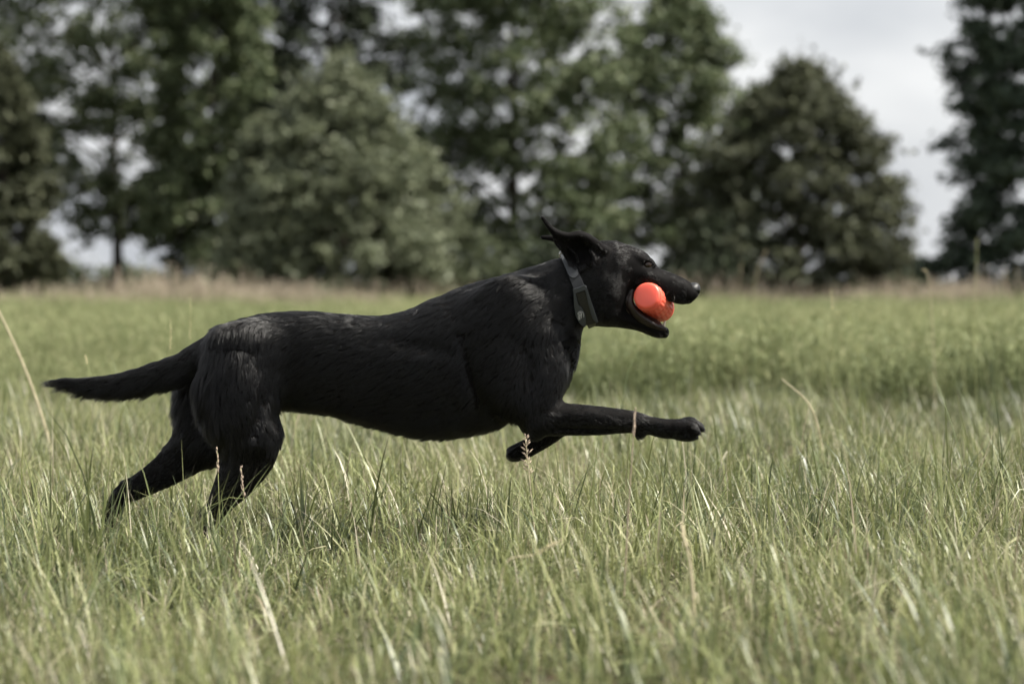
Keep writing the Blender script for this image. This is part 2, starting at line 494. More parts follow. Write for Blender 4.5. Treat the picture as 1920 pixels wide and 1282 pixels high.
def scatter(name, label, tufts, P, rot, scl, idx, tint, cat='grass'):
    col = bpy.data.collections.new(name + '_tufts')
    for i, t in enumerate(tufts):
        t.name = '%s_tuft_%02d' % (name, i)
        col.objects.link(t)
    me = bpy.data.meshes.new(name)
    n = len(P)
    me.vertices.add(n)
    me.vertices.foreach_set('co', P.astype(np.float32).ravel())
    for nm, ty, arr, key in (('rot', 'FLOAT_VECTOR', rot, 'vector'), ('scl', 'FLOAT', scl, 'value'), ('idx', 'INT', idx, 'value'), ('tint', 'FLOAT', tint, 'value')):
        a = me.attributes.new(nm, ty, 'POINT')
        a.data.foreach_set(key, np.ascontiguousarray(arr.astype(np.int32 if ty == 'INT' else np.float32)).ravel())
    o = bpy.data.objects.new(name, me)
    COL.objects.link(o)
    ng = bpy.data.node_groups.new(name + '_scatter', 'GeometryNodeTree')
    ng.interface.new_socket('Geometry', in_out='INPUT', socket_type='NodeSocketGeometry')
    ng.interface.new_socket('Geometry', in_out='OUTPUT', socket_type='NodeSocketGeometry')
    N = ng.nodes
    gi, go = N.new('NodeGroupInput'), N.new('NodeGroupOutput')
    iop = N.new('GeometryNodeInstanceOnPoints')
    ci = N.new('GeometryNodeCollectionInfo')
    ci.inputs['Collection'].default_value = col
    ci.inputs['Separate Children'].default_value = True
    ci.inputs['Reset Children'].default_value = True
    iop.inputs['Pick Instance'].default_value = True
    def attr(nm, ty):
        a = N.new('GeometryNodeInputNamedAttribute'); a.data_type = ty; a.inputs['Name'].default_value = nm
        return a.outputs['Attribute']
    m2p = N.new('GeometryNodeMeshToPoints')
    ng.links.new(gi.outputs[0], m2p.inputs[0])
    ng.links.new(m2p.outputs[0], iop.inputs['Points'])
    ng.links.new(ci.outputs[0], iop.inputs['Instance'])
    ng.links.new(attr('idx', 'INT'), iop.inputs['Instance Index'])
    ng.links.new(attr('rot', 'FLOAT_VECTOR'), iop.inputs['Rotation'])
    ng.links.new(attr('scl', 'FLOAT'), iop.inputs['Scale'])
    ng.links.new(iop.outputs[0], go.inputs[0])
    md = o.modifiers.new('scatter', 'NODES'); md.node_group = ng
    tag(o, label, cat, kind='stuff')
    return o

def wedge(n, y0, y1, rng, side=1.0, pw=2.0):
    """points over the visible part of the field, with a margin to each side"""
    y = np.sqrt(rng.random(n) * (y1 * y1 - y0 * y0) + y0 * y0)
    hw = 0.2118 * y * 1.08 + side
    x = rng.uniform(-1, 1, n) * hw
    return x, y

def edge_y(x):
    return 11.6 + 0.7 * np.sin(x * 0.8 + 1.0) + 0.35 * np.sin(x * 2.1) + 0.25 * np.sin(x * 5.3 + 1) + 0.3 * np.sin(x * 3.1 + 4)


def blades_mesh(name, label, base, az, length, width, lean, curl, shade, kink, seg, m, rng, cat='grass'):
    """all blades of one stretch of turf, computed together"""
    n = len(base)
    d = np.stack([np.cos(az), np.sin(az), np.zeros(n)], -1); side = np.stack([-d[:, 1], d[:, 0], np.zeros(n)], -1)
    up = np.array([0, 0, 1.0])
    tw = rng.normal(0, 0.7, n)
    V = np.empty((n, seg + 1, 2, 3), np.float32); Sh = np.empty((n, seg + 1, 2), np.float32)
    p = base.copy(); ang = lean.copy()
    for k in range(seg + 1):
        t = k / seg
        w = width * (1 - t ** 2.0) * (0.55 + 0.45 * min(1, t * 4)) + 0.00025
        sd = side * np.cos(tw * t)[:, None] + (up * 0.5 + d * 0.4) * np.sin(tw * t)[:, None]
        V[:, k, 0] = p - sd * w[:, None] / 2; V[:, k, 1] = p + sd * w[:, None] / 2
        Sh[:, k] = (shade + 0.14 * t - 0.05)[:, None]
        st = length / seg
        p = p + (d * np.sin(ang)[:, None] + up * np.cos(ang)[:, None]) * st[:, None]
        ang = ang + curl / seg * (0.5 + 1.0 * t) + np.where(kink == k, rng.uniform(0.6, 1.5, n), 0)
        ang = np.minimum(ang, 2.3)
    V[..., 2] = np.maximum(V[..., 2], base[:, None, None, 2] - 0.01)
    i = np.arange(n)[:, None] * (2 * (seg + 1))
    F = (i[:, :, None] + (np.arange(seg) * 2)[None, :, None] + np.array([0, 1, 3, 2])[None, None, :]).reshape(-1, 4)
    o = mesh_obj(name, V.reshape(-1, 3), F, m)
    a = o.data.attributes.new('shade', 'FLOAT', 'POINT')
    a.data.foreach_set('value', Sh.ravel())
    tag(o, label, cat, kind='stuff')
    return o

def turf(name, label, y0, y1, per_m2, seg, rng, side=0.5):
    area = 0.2118 * 1.06 * (y1 * y1 - y0 * y0) + 2 * side * (y1 - y0)
    tuft_n = int(area * per_m2 / 20)
    tx, ty = wedge(tuft_n, y0, y1, rng, side)
    k = tx * 0 + ty < edge_y(tx)
    tx, ty = tx[k], ty[k]; tuft_n = len(tx)
    dens = vnoise(tx * 2.3, ty * 2.3, 23)
    cnt = rng.poisson(20 * (0.25 + 1.4 * dens ** 1.3))
    tid = np.repeat(np.arange(tuft_n), cnt); n = len(tid)
    an = rng.random(n) * 6.283; r = 0.048 * np.sqrt(rng.random(n))
    x = tx[tid] + r * np.cos(an); y = ty[tid] + r * np.sin(an)
    patch = vnoise(x * 1.4, y * 1.4, 21); patch2 = vnoise(x * 0.5 + 9, y * 0.5, 22)
    tl = rng.normal(0, 0.10, tuft_n)[tid]; th_ = rng.lognormal(0, 0.22, tuft_n)[tid]; taz = (rng.random(tuft_n) * 6.283)[tid]
    kind = rng.random(n)
    wide = kind < 0.12 + 0.20 * patch
    straw = (kind > 0.82 - 0.16 * (1 - patch2) + np.interp(y, [2.5, 5], [0.09, 0])) & ~wide
    flat = (rng.random(n) < 0.10) | (straw & (rng.random(n) < 0.4))
    L = rng.uniform(0.055, 0.172, n) * (0.58 + 0.72 * vnoise(x * 2.6 + 4, y * 2.6, 27)) * th_ * 1.05
    L = np.where(wide, L * 1.2, L)
    L *= np.interp(y, [1.7, 3.0, 5.0, 6.5, 9, 12], [0.9, 1.0, 1.0, 1.0, 1.0, 0.9])
    L *= 1.06 + 0.55 * np.exp(-((x + 0.82) / 0.40) ** 2 - ((y - 5.35) / 0.4) ** 2)
    tall = rng.random(n) < 0.012
    L = np.where(tall, L * 1.6, L)
    W = np.where(wide, rng.uniform(0.0036, 0.0075, n), rng.uniform(0.0015, 0.0034, n))
    az = np.where(rng.random(n) < 0.35, taz + rng.normal(0, 0.6, n), rng.random(n) * 6.283)
    lean = np.abs(rng.normal(0.15, 0.45, n)); lean = np.where(flat, rng.uniform(0.7, 1.35, n), lean)
    curl = np.abs(rng.normal(0.55, 0.95, n)); curl = np.where(rng.random(n) < 0.28, curl + rng.uniform(0.8, 2.2, n), curl)
    kink = np.where(rng.random(n) < 0.12, rng.integers(1, seg, n), -1)
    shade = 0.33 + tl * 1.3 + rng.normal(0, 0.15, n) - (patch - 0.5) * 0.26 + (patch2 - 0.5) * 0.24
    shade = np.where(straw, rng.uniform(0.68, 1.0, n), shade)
    # blade roots, set slightly into the soil
    base = np.stack([x, y, ground_height(x, y) - 0.015], -1)
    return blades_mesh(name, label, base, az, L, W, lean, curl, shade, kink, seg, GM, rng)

def build_grass():
    rng = np.random.default_rng(5)
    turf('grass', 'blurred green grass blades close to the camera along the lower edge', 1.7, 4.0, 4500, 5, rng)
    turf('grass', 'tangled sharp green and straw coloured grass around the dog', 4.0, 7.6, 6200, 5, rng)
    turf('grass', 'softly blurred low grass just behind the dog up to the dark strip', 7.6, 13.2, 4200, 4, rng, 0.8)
    # ---- taller weedy meadow behind, as broad patches
    def patchset(nm, k, size, maker):
        out = []
        for i in range(k):
            out.append(maker(i, size))
        return out
    def weed_patch(i, size, nst=130, h0=0.16, h1=0.36):
        r2 = np.random.default_rng(300 + i)
        V, F, Sh = [], [], []
        for q in range(nst):
            bx, by = r2.uniform(-size / 2, size / 2, 2)
            hh = 0.55 + 0.75 * vnoise(np.array([bx * 3 + i * 7]), np.array([by * 3]), 55)[0]
            az = r2.random() * 6.283; h = r2.uniform(h0, h1) * hh; ln = abs(r2.normal(0, 0.22))
            ts = r2.normal(0, 0.12)
            if r2.random() < 0.45:
                for z in range(5):
                    blade(V, F, Sh, (bx + r2.normal(0, .03), by + r2.normal(0, .03), -0.02), r2.random() * 6.283, h * r2.uniform(0.7, 1.25), r2.uniform(0.004, 0.008), abs(r2.normal(0, 0.25)), abs(r2.normal(0.3, 0.5)), (0.32 + ts if r2.random() > 0.12 else 0.85), r2, 3)
            else:
                blade(V, F, Sh, (bx, by, -0.02), az, h, 0.006, ln, 0.2, 0.35, r2, 2)
                for z in range(11):
                    t = r2.uniform(0.2, 1.0)
                    b = np.array([bx + math.sin(ln) * h * t * math.cos(az), by + math.sin(ln) * h * t * math.sin(az), math.cos(ln) * h * t])
                    blade(V, F, Sh, b, r2.random() * 6.283, r2.uniform(0.025, 0.055), r2.uniform(0.010, 0.02), r2.uniform(0.5, 1.5), 0.5, 0.15 + ts + 0.35 * t + r2.normal(0, .06), r2, 2)  # leaves low on the stem coloured darker, as canopy shade
                if r2.random() < 0.07:
                    b = np.array([bx + math.sin(ln) * h * math.cos(az), by + math.sin(ln) * h * math.sin(az), math.cos(ln) * h])
                    for z in range(5):
                        blade(V, F, Sh, b, r2.random() * 6.283, 0.022, 0.013, 0.9, 0.4, 0.97, r2, 2)
        return finish_tuft('w', V, F, Sh, WEED)
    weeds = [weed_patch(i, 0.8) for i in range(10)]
    step = 0.62
    gy = np.arange(11.0, 44.5, step)
    pts = []
    for yy in gy:
        hw = 0.2118 * yy * 1.06 + 1.2
        for xx in np.arange(-hw, hw, step):
            pts.append((xx + rng.uniform(-.2, .2), yy + rng.uniform(-.2, .2)))
    pts = np.array(pts); x, y = pts[:, 0], pts[:, 1]
    keep = y > edge_y(x) + 0.85
    x, y = x[keep], y[keep]; n = len(x)
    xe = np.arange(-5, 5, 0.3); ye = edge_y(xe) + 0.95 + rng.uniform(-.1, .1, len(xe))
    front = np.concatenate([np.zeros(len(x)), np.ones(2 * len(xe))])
    x = np.concatenate([x, xe, xe + 0.15]); y = np.concatenate([y, ye, ye + 0.45]); n = len(x)
    patch = vnoise(x * 0.7, y * 0.35, 31); patch2 = vnoise(x * 0.22, y * 0.12, 32)
    tint = (patch - 0.5) * 0.22 + (patch2 - 0.5) * 0.40 + rng.normal(0, 0.03, n)
    tint -= front * 0.14 * (x > -0.3)  # shade on the front face of the weeds, put in as darker tint
    scl = (0.95 + 0.3 * patch + rng.normal(0, 0.06, n)).clip(0.6, 1.5) * (1 + 0.03 * front)
    scl *= 0.9 + 0.25 * (vnoise(x * 1.1 + 3, y * 0.5, 37) - 0.5) * front
    left = np.clip((0.6 - x) / 1.2, 0, 1) * np.clip(1 - (y - edge_y(x) - 0.9) / 5.0, 0, 1)
    scl *= 1 - 0.5 * left
    rot = np.stack([np.zeros(n), np.zeros(n), rng.random(n) * 6.283], -1)
    P = np.stack([x, y, ground_height(x, y)], -1)
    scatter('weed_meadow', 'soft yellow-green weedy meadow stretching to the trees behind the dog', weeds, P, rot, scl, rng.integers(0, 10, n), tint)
    # ---- dry pinkish grass along the foot of the trees
    def dry_patch(i, size):
        r2 = np.random.default_rng(400 + i)
        V, F, Sh = [], [], []
        for q in range(90):
            bx, by = r2.uniform(-size / 2, size / 2, 2); az = r2.random() * 6.283
            h = r2.uniform(0.3, 0.6)
            if r2.random() < 0.4:
                blade(V, F, Sh, (bx, by, -0.02), az, h, r2.uniform(0.008, 0.014), abs(r2.normal(0, 0.2)), 0.4, 0.15, r2, 3)
            else:
                blade(V, F, Sh, (bx, by, -0.02), az, h, 0.006, abs(r2.normal(0, 0.12)), 0.15, 0.45, r2, 3)
                tip = (V[-1] + V[-2]) / 2; pre = (V[-3] + V[-4]) / 2
                for z in range(7):
                    blade(V, F, Sh, pre + (tip - pre) * z / 6, r2.random() * 6.283, r2.uniform(0.03, 0.06), 0.012, r2.uniform(0.2, 0.9), 0.2, r2.uniform(0.6, 0.95), r2, 2)
        return finish_tuft('p', V, F, Sh, PINK)
    pan = [dry_patch(i, 1.2) for i in range(5)]
    n = 420
    x = rng.uniform(-13, 13, n); y = rng.uniform(36, 43.5, n)
    patch = vnoise(x * 0.35, y * 0.3, 41)
    keep = rng.random(n) < -0.15 + patch * 1.1
    x, y, patch = x[keep], y[keep], patch[keep]; n = len(x)
    scl = (0.5 + 0.75 * patch + rng.normal(0, 0.2, n)).clip(0.35, 1.7)
    rot = np.stack([np.zeros(n), np.zeros(n), rng.random(n) * 6.283], -1)
    P = np.stack([x, y, ground_height(x, y)], -1)
    scatter('dry_grass', 'pinkish tan dry grass along the foot of the tree line', pan, P, rot, scl, rng.integers(0, 5, n), (patch - 0.5) * 0.3 + rng.normal(0, 0.06, n))
build_grass()
# ------------------------------------------------------------------ dog
# The dog is modelled as a smooth signed-distance body in its own units:
# u runs towards the nose, v downwards, w towards the near side.
def to_world(P):
    P = np.asarray(P, float)
    out = np.empty_like(P)
    out[..., 0] = (P[..., 0] - 960) / S
    out[..., 1] = DOG_D - P[..., 2] / S
    out[..., 2] = CAM_H + (HOR - P[..., 1]) / S
    return out

def limb(pts):
    """limb points read at their own depth"""
    o = []
    for (u, v, w, h, wd) in pts:
        k = 1 - w / (S * DOG_D)
        o.append((960 + (u - 960) * k, HOR + (v - HOR) * k, w, h * k, wd))
    return o

class Tube:
    def __init__(self, pts, k=14, n=7, flow=1.0, furlen=1.0, pw=2.0, name=''):
        self.c = catmull(pts, n)
        self.c[:, 3:] = np.maximum(self.c[:, 3:], 1.5)
        self.k = k; self.flow = flow; self.furlen = furlen; self.pw = pw; self.name = name
        c = self.c
        mg = np.max(c[:, 3]) + k + 14
        mw = np.max(c[:, 4]) + k + 14
        self.lo = np.array([c[:, 0].min() - mg, c[:, 1].min() - mg, (c[:, 2]).min() - mw])
        self.hi = np.array([c[:, 0].max() + mg, c[:, 1].max() + mg, (c[:, 2]).max() + mw])
    def near(self, U, V):
        c = self.c
        best = np.full(U.shape, 1e18); T = np.zeros(U.shape); A = np.zeros(U.shape); N2 = np.zeros(U.shape)
        m = len(c) - 1
        for i in range(m):
            ax, ay = c[i, :2]; dx, dy = c[i + 1, 0] - ax, c[i + 1, 1] - ay
            L2 = dx * dx + dy * dy + 1e-9
            t = ((U - ax) * dx + (V - ay) * dy) / L2
            tc_ = np.clip(t, 0, 1)
            px, py = U - (ax + tc_ * dx), V - (ay + tc_ * dy)
            d2 = px * px + py * py
            b = d2 < best
            best = np.where(b, d2, best)
            T = np.where(b, i + tc_, T)
            along = (t - tc_) * math.sqrt(L2)
            if i not in (0, m - 1): along = np.zeros_like(along)
            A = np.where(b, along, A)
        N2 = np.maximum(best - A * A, 0)
        return T, A, N2
    def params(self, T):
        x = np.arange(len(self.c))
        return [np.interp(T.ravel(), x, self.c[:, j]).reshape(T.shape) for j in (2, 3, 4)]
    def block(self, u, v, w):
        U, V = np.meshgrid(u, v, indexing='ij')
        T, A, N2 = self.near(U, V)
        wc, h, wd = self.params(T)
        e = np.maximum(h * 0.75, 2)
        q2 = N2 / h ** 2 + A * A / e ** 2
        mn = np.minimum(h, wd)
        dw = (w[None, None, :] - wc[..., None]) / wd[..., None]
        if self.pw == 2.0:
            q = np.sqrt(q2[..., None] + dw * dw)
        else:
            q = (q2[..., None] ** (self.pw / 2) + np.abs(dw) ** self.pw) ** (1 / self.pw)
        return (q - 1) * mn[..., None]
    def at(self, P):
        T, A, N2 = self.near(P[:, 0], P[:, 1])
        wc, h, wd = self.params(T)
        e = np.maximum(h * 0.75, 2)
        q = np.sqrt(N2 / h ** 2 + A * A / e ** 2 + ((P[:, 2] - wc) / wd) ** 2)
        return (q - 1) * np.minimum(h, wd)
    def tangent(self, P):
        T, A, N2 = self.near(P[:, 0], P[:, 1])
        i = np.clip(T.astype(int), 0, len(self.c) - 2)
        d = self.c[i + 1, :3] - self.c[i, :3]
        return d / (np.linalg.norm(d, axis=1)[:, None] + 1e-9) * self.flow

class Ell:
    def __init__(self, c, r, ang=0.0, k=14, tilt=0.0, sub=False, name=''):
        self.cen = np.array(c, float); self.r = np.array(r, float); self.k = k; self.sub = sub; self.name = name
        a = R(ang)
        self.ca, self.sa = math.cos(a), math.sin(a)
        self.tilt = tilt
        mg = max(r) * 1.05 + k + 8
        self.lo = self.cen - mg; self.hi = self.cen + mg
    def f(self, u, v, w):
        x, y, z = u - self.cen[0], v - self.cen[1], w - self.cen[2]
        a = (self.ca * x + self.sa * y) / self.r[0]
        b = (-self.sa * x + self.ca * y) / self.r[1]
        z = (z - self.tilt * x) / self.r[2]
        return (np.sqrt(a * a + b * b + z * z) - 1) * min(self.r)
    def block(self, u, v, w):
        return self.f(u[:, None, None], v[None, :, None], w[None, None, :])
    def at(self, P):
        return self.f(P[:, 0], P[:, 1], P[:, 2])

class Sheet:
    """thin curved flap: outline polygon in u,v, depth w0(u,v), half thickness t"""
    def __init__(self, poly, w0, t, k=6):
        self.poly = catmull(np.vstack([poly, poly[:1]]), 5)[:-1]
        self.w0 = w0; self.t = t; self.k = k; self.sub = False
        self.lo = np.array([self.poly[:, 0].min() - 16, self.poly[:, 1].min() - 16, -20.0])
        self.hi = np.array([self.poly[:, 0].max() + 16, self.poly[:, 1].max() + 16, 110.0])
    def sd2(self, U, V):
        p = self.poly; d = np.full(U.shape, 1e18); ins = np.zeros(U.shape, bool)
        n = len(p)
        for i in range(n):
            a, b = p[i], p[(i + 1) % n]
            e = b - a
            px, py = U - a[0], V - a[1]
            t = np.clip((px * e[0] + py * e[1]) / (e @ e + 1e-9), 0, 1)
            d = np.minimum(d, (px - t * e[0]) ** 2 + (py - t * e[1]) ** 2)
            c = ((a[1] > V) != (b[1] > V)) & (U < (b[0] - a[0]) * (V - a[1]) / (b[1] - a[1] + 1e-12) + a[0])
            ins ^= c
        return np.sqrt(d) * np.where(ins, -1, 1)
    def block(self, u, v, w):
        U, V = np.meshgrid(u, v, indexing='ij')
        s = self.sd2(U, V); w0 = self.w0(U, V)
        t = self.t * np.clip(-s / 8 + 0.35, 0.35, 1)
        dz = np.abs(w[None, None, :] - w0[..., None]) * 0.75 - t[..., None]
        return np.maximum(dz, s[..., None])
    def at(self, P):
        s = self.sd2(P[:, 0], P[:, 1]); w0 = self.w0(P[:, 0], P[:, 1])
        t = self.t * np.clip(-s / 8 + 0.35, 0.35, 1)
        return np.maximum(np.abs(P[:, 2] - w0) * 0.75 - t, s)

def smin(a, b, k):
    h = np.clip(0.5 + 0.5 * (a - b) / k, 0, 1)
    return a + (b - a) * h - k * h * (1 - h)

def combine(a, d, p):
    if getattr(p, 'sub', False):
        return -smin(-a, d, p.k)
    return smin(a, d, p.k)

def sdf_grid(prims, xs, ys, zs):
    D = np.full((len(xs), len(ys), len(zs)), 60.0, dtype=np.float32)
    for p in prims:
        i0, i1 = np.searchsorted(xs, [p.lo[0], p.hi[0]])
        j0, j1 = np.searchsorted(ys, [p.lo[1], p.hi[1]])
        k0, k1 = np.searchsorted(zs, [p.lo[2], p.hi[2]])
        if i1 <= i0 or j1 <= j0 or k1 <= k0: continue
        d = p.block(xs[i0:i1], ys[j0:j1], zs[k0:k1])
        D[i0:i1, j0:j1, k0:k1] = combine(D[i0:i1, j0:j1, k0:k1], d, p)
    return D

def sdf_at(prims, P):
    D = np.full(len(P), 60.0)
    for p in prims:
        m = np.all((P > p.lo) & (P < p.hi), axis=1)
        if m.any():
            D[m] = combine(D[m], p.at(P[m]), p)
    return D

def surface_nets(D, xs, ys, zs):
    ins = D < 0
    c = ins[:-1, :-1, :-1].astype(np.int8)
    tot = np.zeros_like(c)
    offs = [(i, j, k) for i in (0, 1) for j in (0, 1) for k in (0, 1)]
    nx, ny, nz_ = c.shape
    for (i, j, k) in offs:
        tot += ins[i:i + nx, j:j + ny, k:k + nz_]
    I, J, K = np.nonzero((tot > 0) & (tot < 8))
    vid = np.full(c.shape, -1, np.int32)
    vid[I, J, K] = np.arange(len(I))
    val = {o: D[I + o[0], J + o[1], K + o[2]] for o in offs}
    acc = np.zeros((len(I), 3)); cnt = np.zeros(len(I))
    gx = [xs, ys, zs]
    idx = [I, J, K]
    for o in offs:
        for ax in range(3):
            if o[ax] == 1: continue
            q = list(o); q[ax] = 1; q = tuple(q)
            a, b = val[o], val[q]
            m = (a < 0) != (b < 0)
            t = np.where(m, a / np.where(m, a - b, 1), 0)
            pos = np.zeros((len(I), 3))
            for d in range(3):
                base = gx[d][idx[d] + o[d]]
                if d == ax:
                    base = base + t * (gx[d][idx[d] + 1] - gx[d][idx[d]])
                pos[:, d] = base
            acc[m] += pos[m]; cnt[m] += 1
    V = acc / cnt[:, None]
    F = []
    # edges along x, y, z
    for ax in range(3):
        sl0 = [slice(None)] * 3; sl1 = [slice(None)] * 3
        sl0[ax] = slice(0, -1); sl1[ax] = slice(1, None)
        e = ins[tuple(sl0)] != ins[tuple(sl1)]
        o1, o2 = [(1, 2), (2, 0), (0, 1)][ax]
        A = np.array(np.nonzero(e))
        ok = (A[o1] >= 1) & (A[o2] >= 1) & (A[o1] < c.shape[o1]) & (A[o2] < c.shape[o2])
        A = A[:, ok]
        def cell(d1, d2):
            B = A.copy(); B[o1] -= d1; B[o2] -= d2
            return vid[B[0], B[1], B[2]]
        q = np.stack([cell(1, 1), cell(0, 1), cell(0, 0), cell(1, 0)], -1)
        flip = ins[A[0], A[1], A[2]]
        q[~flip] = q[~flip][:, ::-1]
        F.append(q)
    return V, np.vstack(F)

def laplace(V, F, it=2, lam=0.5):
    n = len(V)
    E = np.vstack([F[:, [0, 1]], F[:, [1, 2]], F[:, [2, 3]], F[:, [3, 0]]])
    for _ in range(it):
        acc = np.zeros_like(V); cnt = np.zeros(n)
        for a in range(3):
            acc[:, a] = np.bincount(E[:, 0], V[E[:, 1], a], n) + np.bincount(E[:, 1], V[E[:, 0], a], n)
        cnt = np.bincount(E[:, 0], minlength=n) + np.bincount(E[:, 1], minlength=n)
        V = V + lam * (acc / np.maximum(cnt, 1)[:, None] - V)
    return V

NEAR_W, FAR_W = 58, -58
def dog_prims():
    T = []
    # ---- trunk, rump to brisket
    T.append(Tube([(420, 672, 0, 46, 52), (470, 674, 0, 80, 66), (560, 674, 0, 90, 68), (640, 682, 0, 93, 72), (720, 694, 0, 104, 80),
                   (800, 694, 0, 123, 88), (870, 678, 0, 131, 90), (930, 660, 0, 129, 86), (985, 652, 0, 114, 76), (1022, 660, 0, 82, 60)],
                  k=16, flow=-1, furlen=1.25, name='trunk'))
    # ---- neck
    T.append(Tube([(930, 640, 0, 104, 76), (1011, 582, 0, 84, 66), (1068, 547, 0, 66, 55), (1108, 530, 0, 58, 50)], k=26, flow=-1, furlen=1.35, name='neck'))
    # ---- tail
    T.append(Tube([(425, 650, 0, 38, 36), (385, 668, 0, 32, 28), (345, 688, 0, 28, 24), (300, 702, 0, 25, 20), (230, 719, 0, 20, 16), (165, 722, 0, 14, 12), (128, 717, 0, 8, 7), (108, 714, 0, 3, 3)],
                  k=16, flow=1, furlen=1.4, name='tail'))
    # ---- skull, cheeks, muzzle, lower jaw
    T.append(Ell((1138, 505, 0), (60, 54, 50), 10, k=18))
    T.append(Tube([(1160, 501, 0, 46, 46), (1188, 500, 0, 36, 40), (1208, 509, 0, 28, 35)], k=12, flow=-1, furlen=0.38, name='brow'))
    T.append(Ell((1138, 555, 0), (44, 52, 50), 0, k=20))
    T.append(Tube([(1180, 522, 0, 34, 40), (1210, 525, 0, 29, 36), (1240, 530, 0, 24, 30), (1266, 537, 0, 21, 28), (1287, 547, 0, 19, 26), (1299, 551, 0, 13, 19)],
                  k=10, flow=-1, furlen=0.3, name='muzzle'))
    # flews of the upper lip (both sides)
    for sg in (1, -1):
        T.append(Tube([(1222, 541, 21 * sg, 13, 12), (1250, 548, 20 * sg, 15, 11), (1276, 556, 15 * sg, 14, 12), (1291, 558, 9 * sg, 11, 11)], k=8, flow=-1, furlen=0.25, name='flew'))
        T.append(Ell((1202, 485, 27 * sg), (14, 7, 9), 24, k=8))            # brow ridge
        T.append(Ell((1205, 516, 30 * sg), (24, 11, 9), 12, k=10))           # cheekbone under the eye
        T.append(Ell((1128, 548, 36 * sg), (36, 46, 20), 10, k=14))          # chewing muscle
    T.append(Tube([(1128, 582, 0, 30, 44), (1165, 595, 0, 20, 36), (1200, 609, 0, 12, 27), (1232, 621, 0, 12, 21), (1247, 623, 0, 10, 15)],
                  k=9, flow=-1, furlen=0.3, name='jaw'))
    T.append(Tube([(1172, 572, 0, 15, 30), (1192, 590, 0, 15, 28), (1215, 603, 0, 13, 22), (1236, 612, 0, 8, 15)], k=5, flow=-1, furlen=0.0, name='lip'))
    # lips of the open mouth: corner fold and lower lip rim
    for sg in (1, -1):
        T.append(Tube([(1186, 548, 33 * sg, 6, 6), (1181, 566, 35 * sg, 8, 7), (1189, 584, 34 * sg, 8, 7), (1206, 598, 30 * sg, 7, 6), (1228, 610, 23 * sg, 5, 5), (1246, 616, 13 * sg, 4, 4)],
                      k=5, flow=1, furlen=0.0, name='lip'))
    T.append(Ell((1030, 694, 0), (30, 50, 46), -8, k=22))                        # breastbone
    # ---- near fore leg, reaching forward
    T.append(Ell((935, 610, 62), (62, 98, 30), 24, k=26))                      # shoulder blade
    T.append(Ell((935, 610, -62), (62, 98, 30), 24, k=26))
    T.append(Tube(limb([(1000, 640, 46, 50, 34), (1012, 700, 52, 48, 36), (1003, 752, 58, 47, 34), (1005, 788, 60, 32, 28)]), k=22, flow=1, furlen=0.9, name='upper arm'))
    T.append(Tube(limb([(1004, 790, 60, 28, 24), (1055, 786, 60, 30, 26), (1120, 788, 58, 27, 24), (1180, 790, 56, 21, 20), (1215, 797, 55, 17.5, 18), (1250, 803, 55, 18, 21), (1278, 803, 55, 18, 24)]),
                  k=14, flow=1, furlen=0.55, name='forearm'))
    T.append(Ell((1196, 811, 50), (9, 7.5, 9), 0, k=9))                          # carpal pad
    T.append(Ell((1190, 781, 56), (17, 7, 12), 14, k=9))                        # wrist
    T.append(Ell((1070, 774, 70), (48, 13, 14), 4, k=10))                       # forearm muscle
    T.append(Ell((1110, 801, 76), (60, 4, 9), 2, k=9, sub=True))                # tendon groove
    T.append(Ell((1000, 808, 56), (13, 12, 12), 0, k=14))                      # elbow
    for (w, dv, du) in ((38, -5, -4), (49, -3, 2), (61, 0, 2), (72, 5, -5)):
        T.append(Tube(limb([(1268, 801 + dv * .5, w, 11, 8), (1292, 796 + dv, w, 10.5, 8), (1308 + du, 801 + dv, w, 8, 6.5), (1315 + du, 806 + dv, w, 4.5, 4)]), k=3.6, flow=1, furlen=0.4, name='toe'))
    T.append(Ell((1284, 815, 55), (20, 8, 20), 0, k=8))                        # sole pad
    # ---- far fore leg, folded
    T.append(Tube(limb([(985, 640, -46, 50, 34), (965, 690, -54, 44, 34), (938, 735, -58, 34, 28)]), k=20, flow=1, furlen=0.9, name='upper arm'))
    T.append(Tube(limb([(935, 738, -58, 26, 24), (985, 756, -58, 26, 24), (1030, 778, -56, 20, 19), (1056, 797, -55, 17, 17)]), k=12, flow=1, furlen=0.5, name='forearm'))
    T.append(Tube(limb([(1056, 797, -55, 17, 17), (1030, 817, -54, 16, 16), (1000, 834, -54, 17, 18), (975, 846, -54, 17, 20), (962, 850, -54, 15, 18)]), k=8, flow=1, furlen=0.5, name='paw'))
    for w in (-70, -59, -48, -38):
        T.append(Tube(limb([(982, 843, w, 10, 7), (966, 850, w, 10, 7), (957, 852, w, 8, 6)]), k=3, flow=1, furlen=0.5, name='toe'))
    # ---- near hind leg
    T.append(Tube(limb([(455, 650, 42, 66, 36), (452, 715, 52, 84, 40), (456, 770, 58, 76, 38), (470, 818, 60, 56, 32)]), k=22, flow=1, furlen=1.25, name='thigh'))
    T.append(Tube(limb([(482, 805, 60, 46, 30), (467, 850, 60, 50, 28), (446, 892, 58, 40, 24), (420, 932, 56, 27, 20), (401, 962, 55, 18, 16), (388, 996, 55, 14, 14), (384, 1020, 55, 14, 17), (400, 1027, 55, 12, 19)]),
                  k=14, flow=1, furlen=0.7, name='gaskin'))
    T.append(Ell((395, 958, 53), (12, 16, 11), -30, k=8))                      # hock
    for w in (38, 49, 60, 71):
        T.append(Tube(limb([(395, 1026, w, 10, 7), (412, 1028, w, 9, 7), (424, 1032, w, 6, 5)]), k=3, flow=1, furlen=0.4, name='toe'))
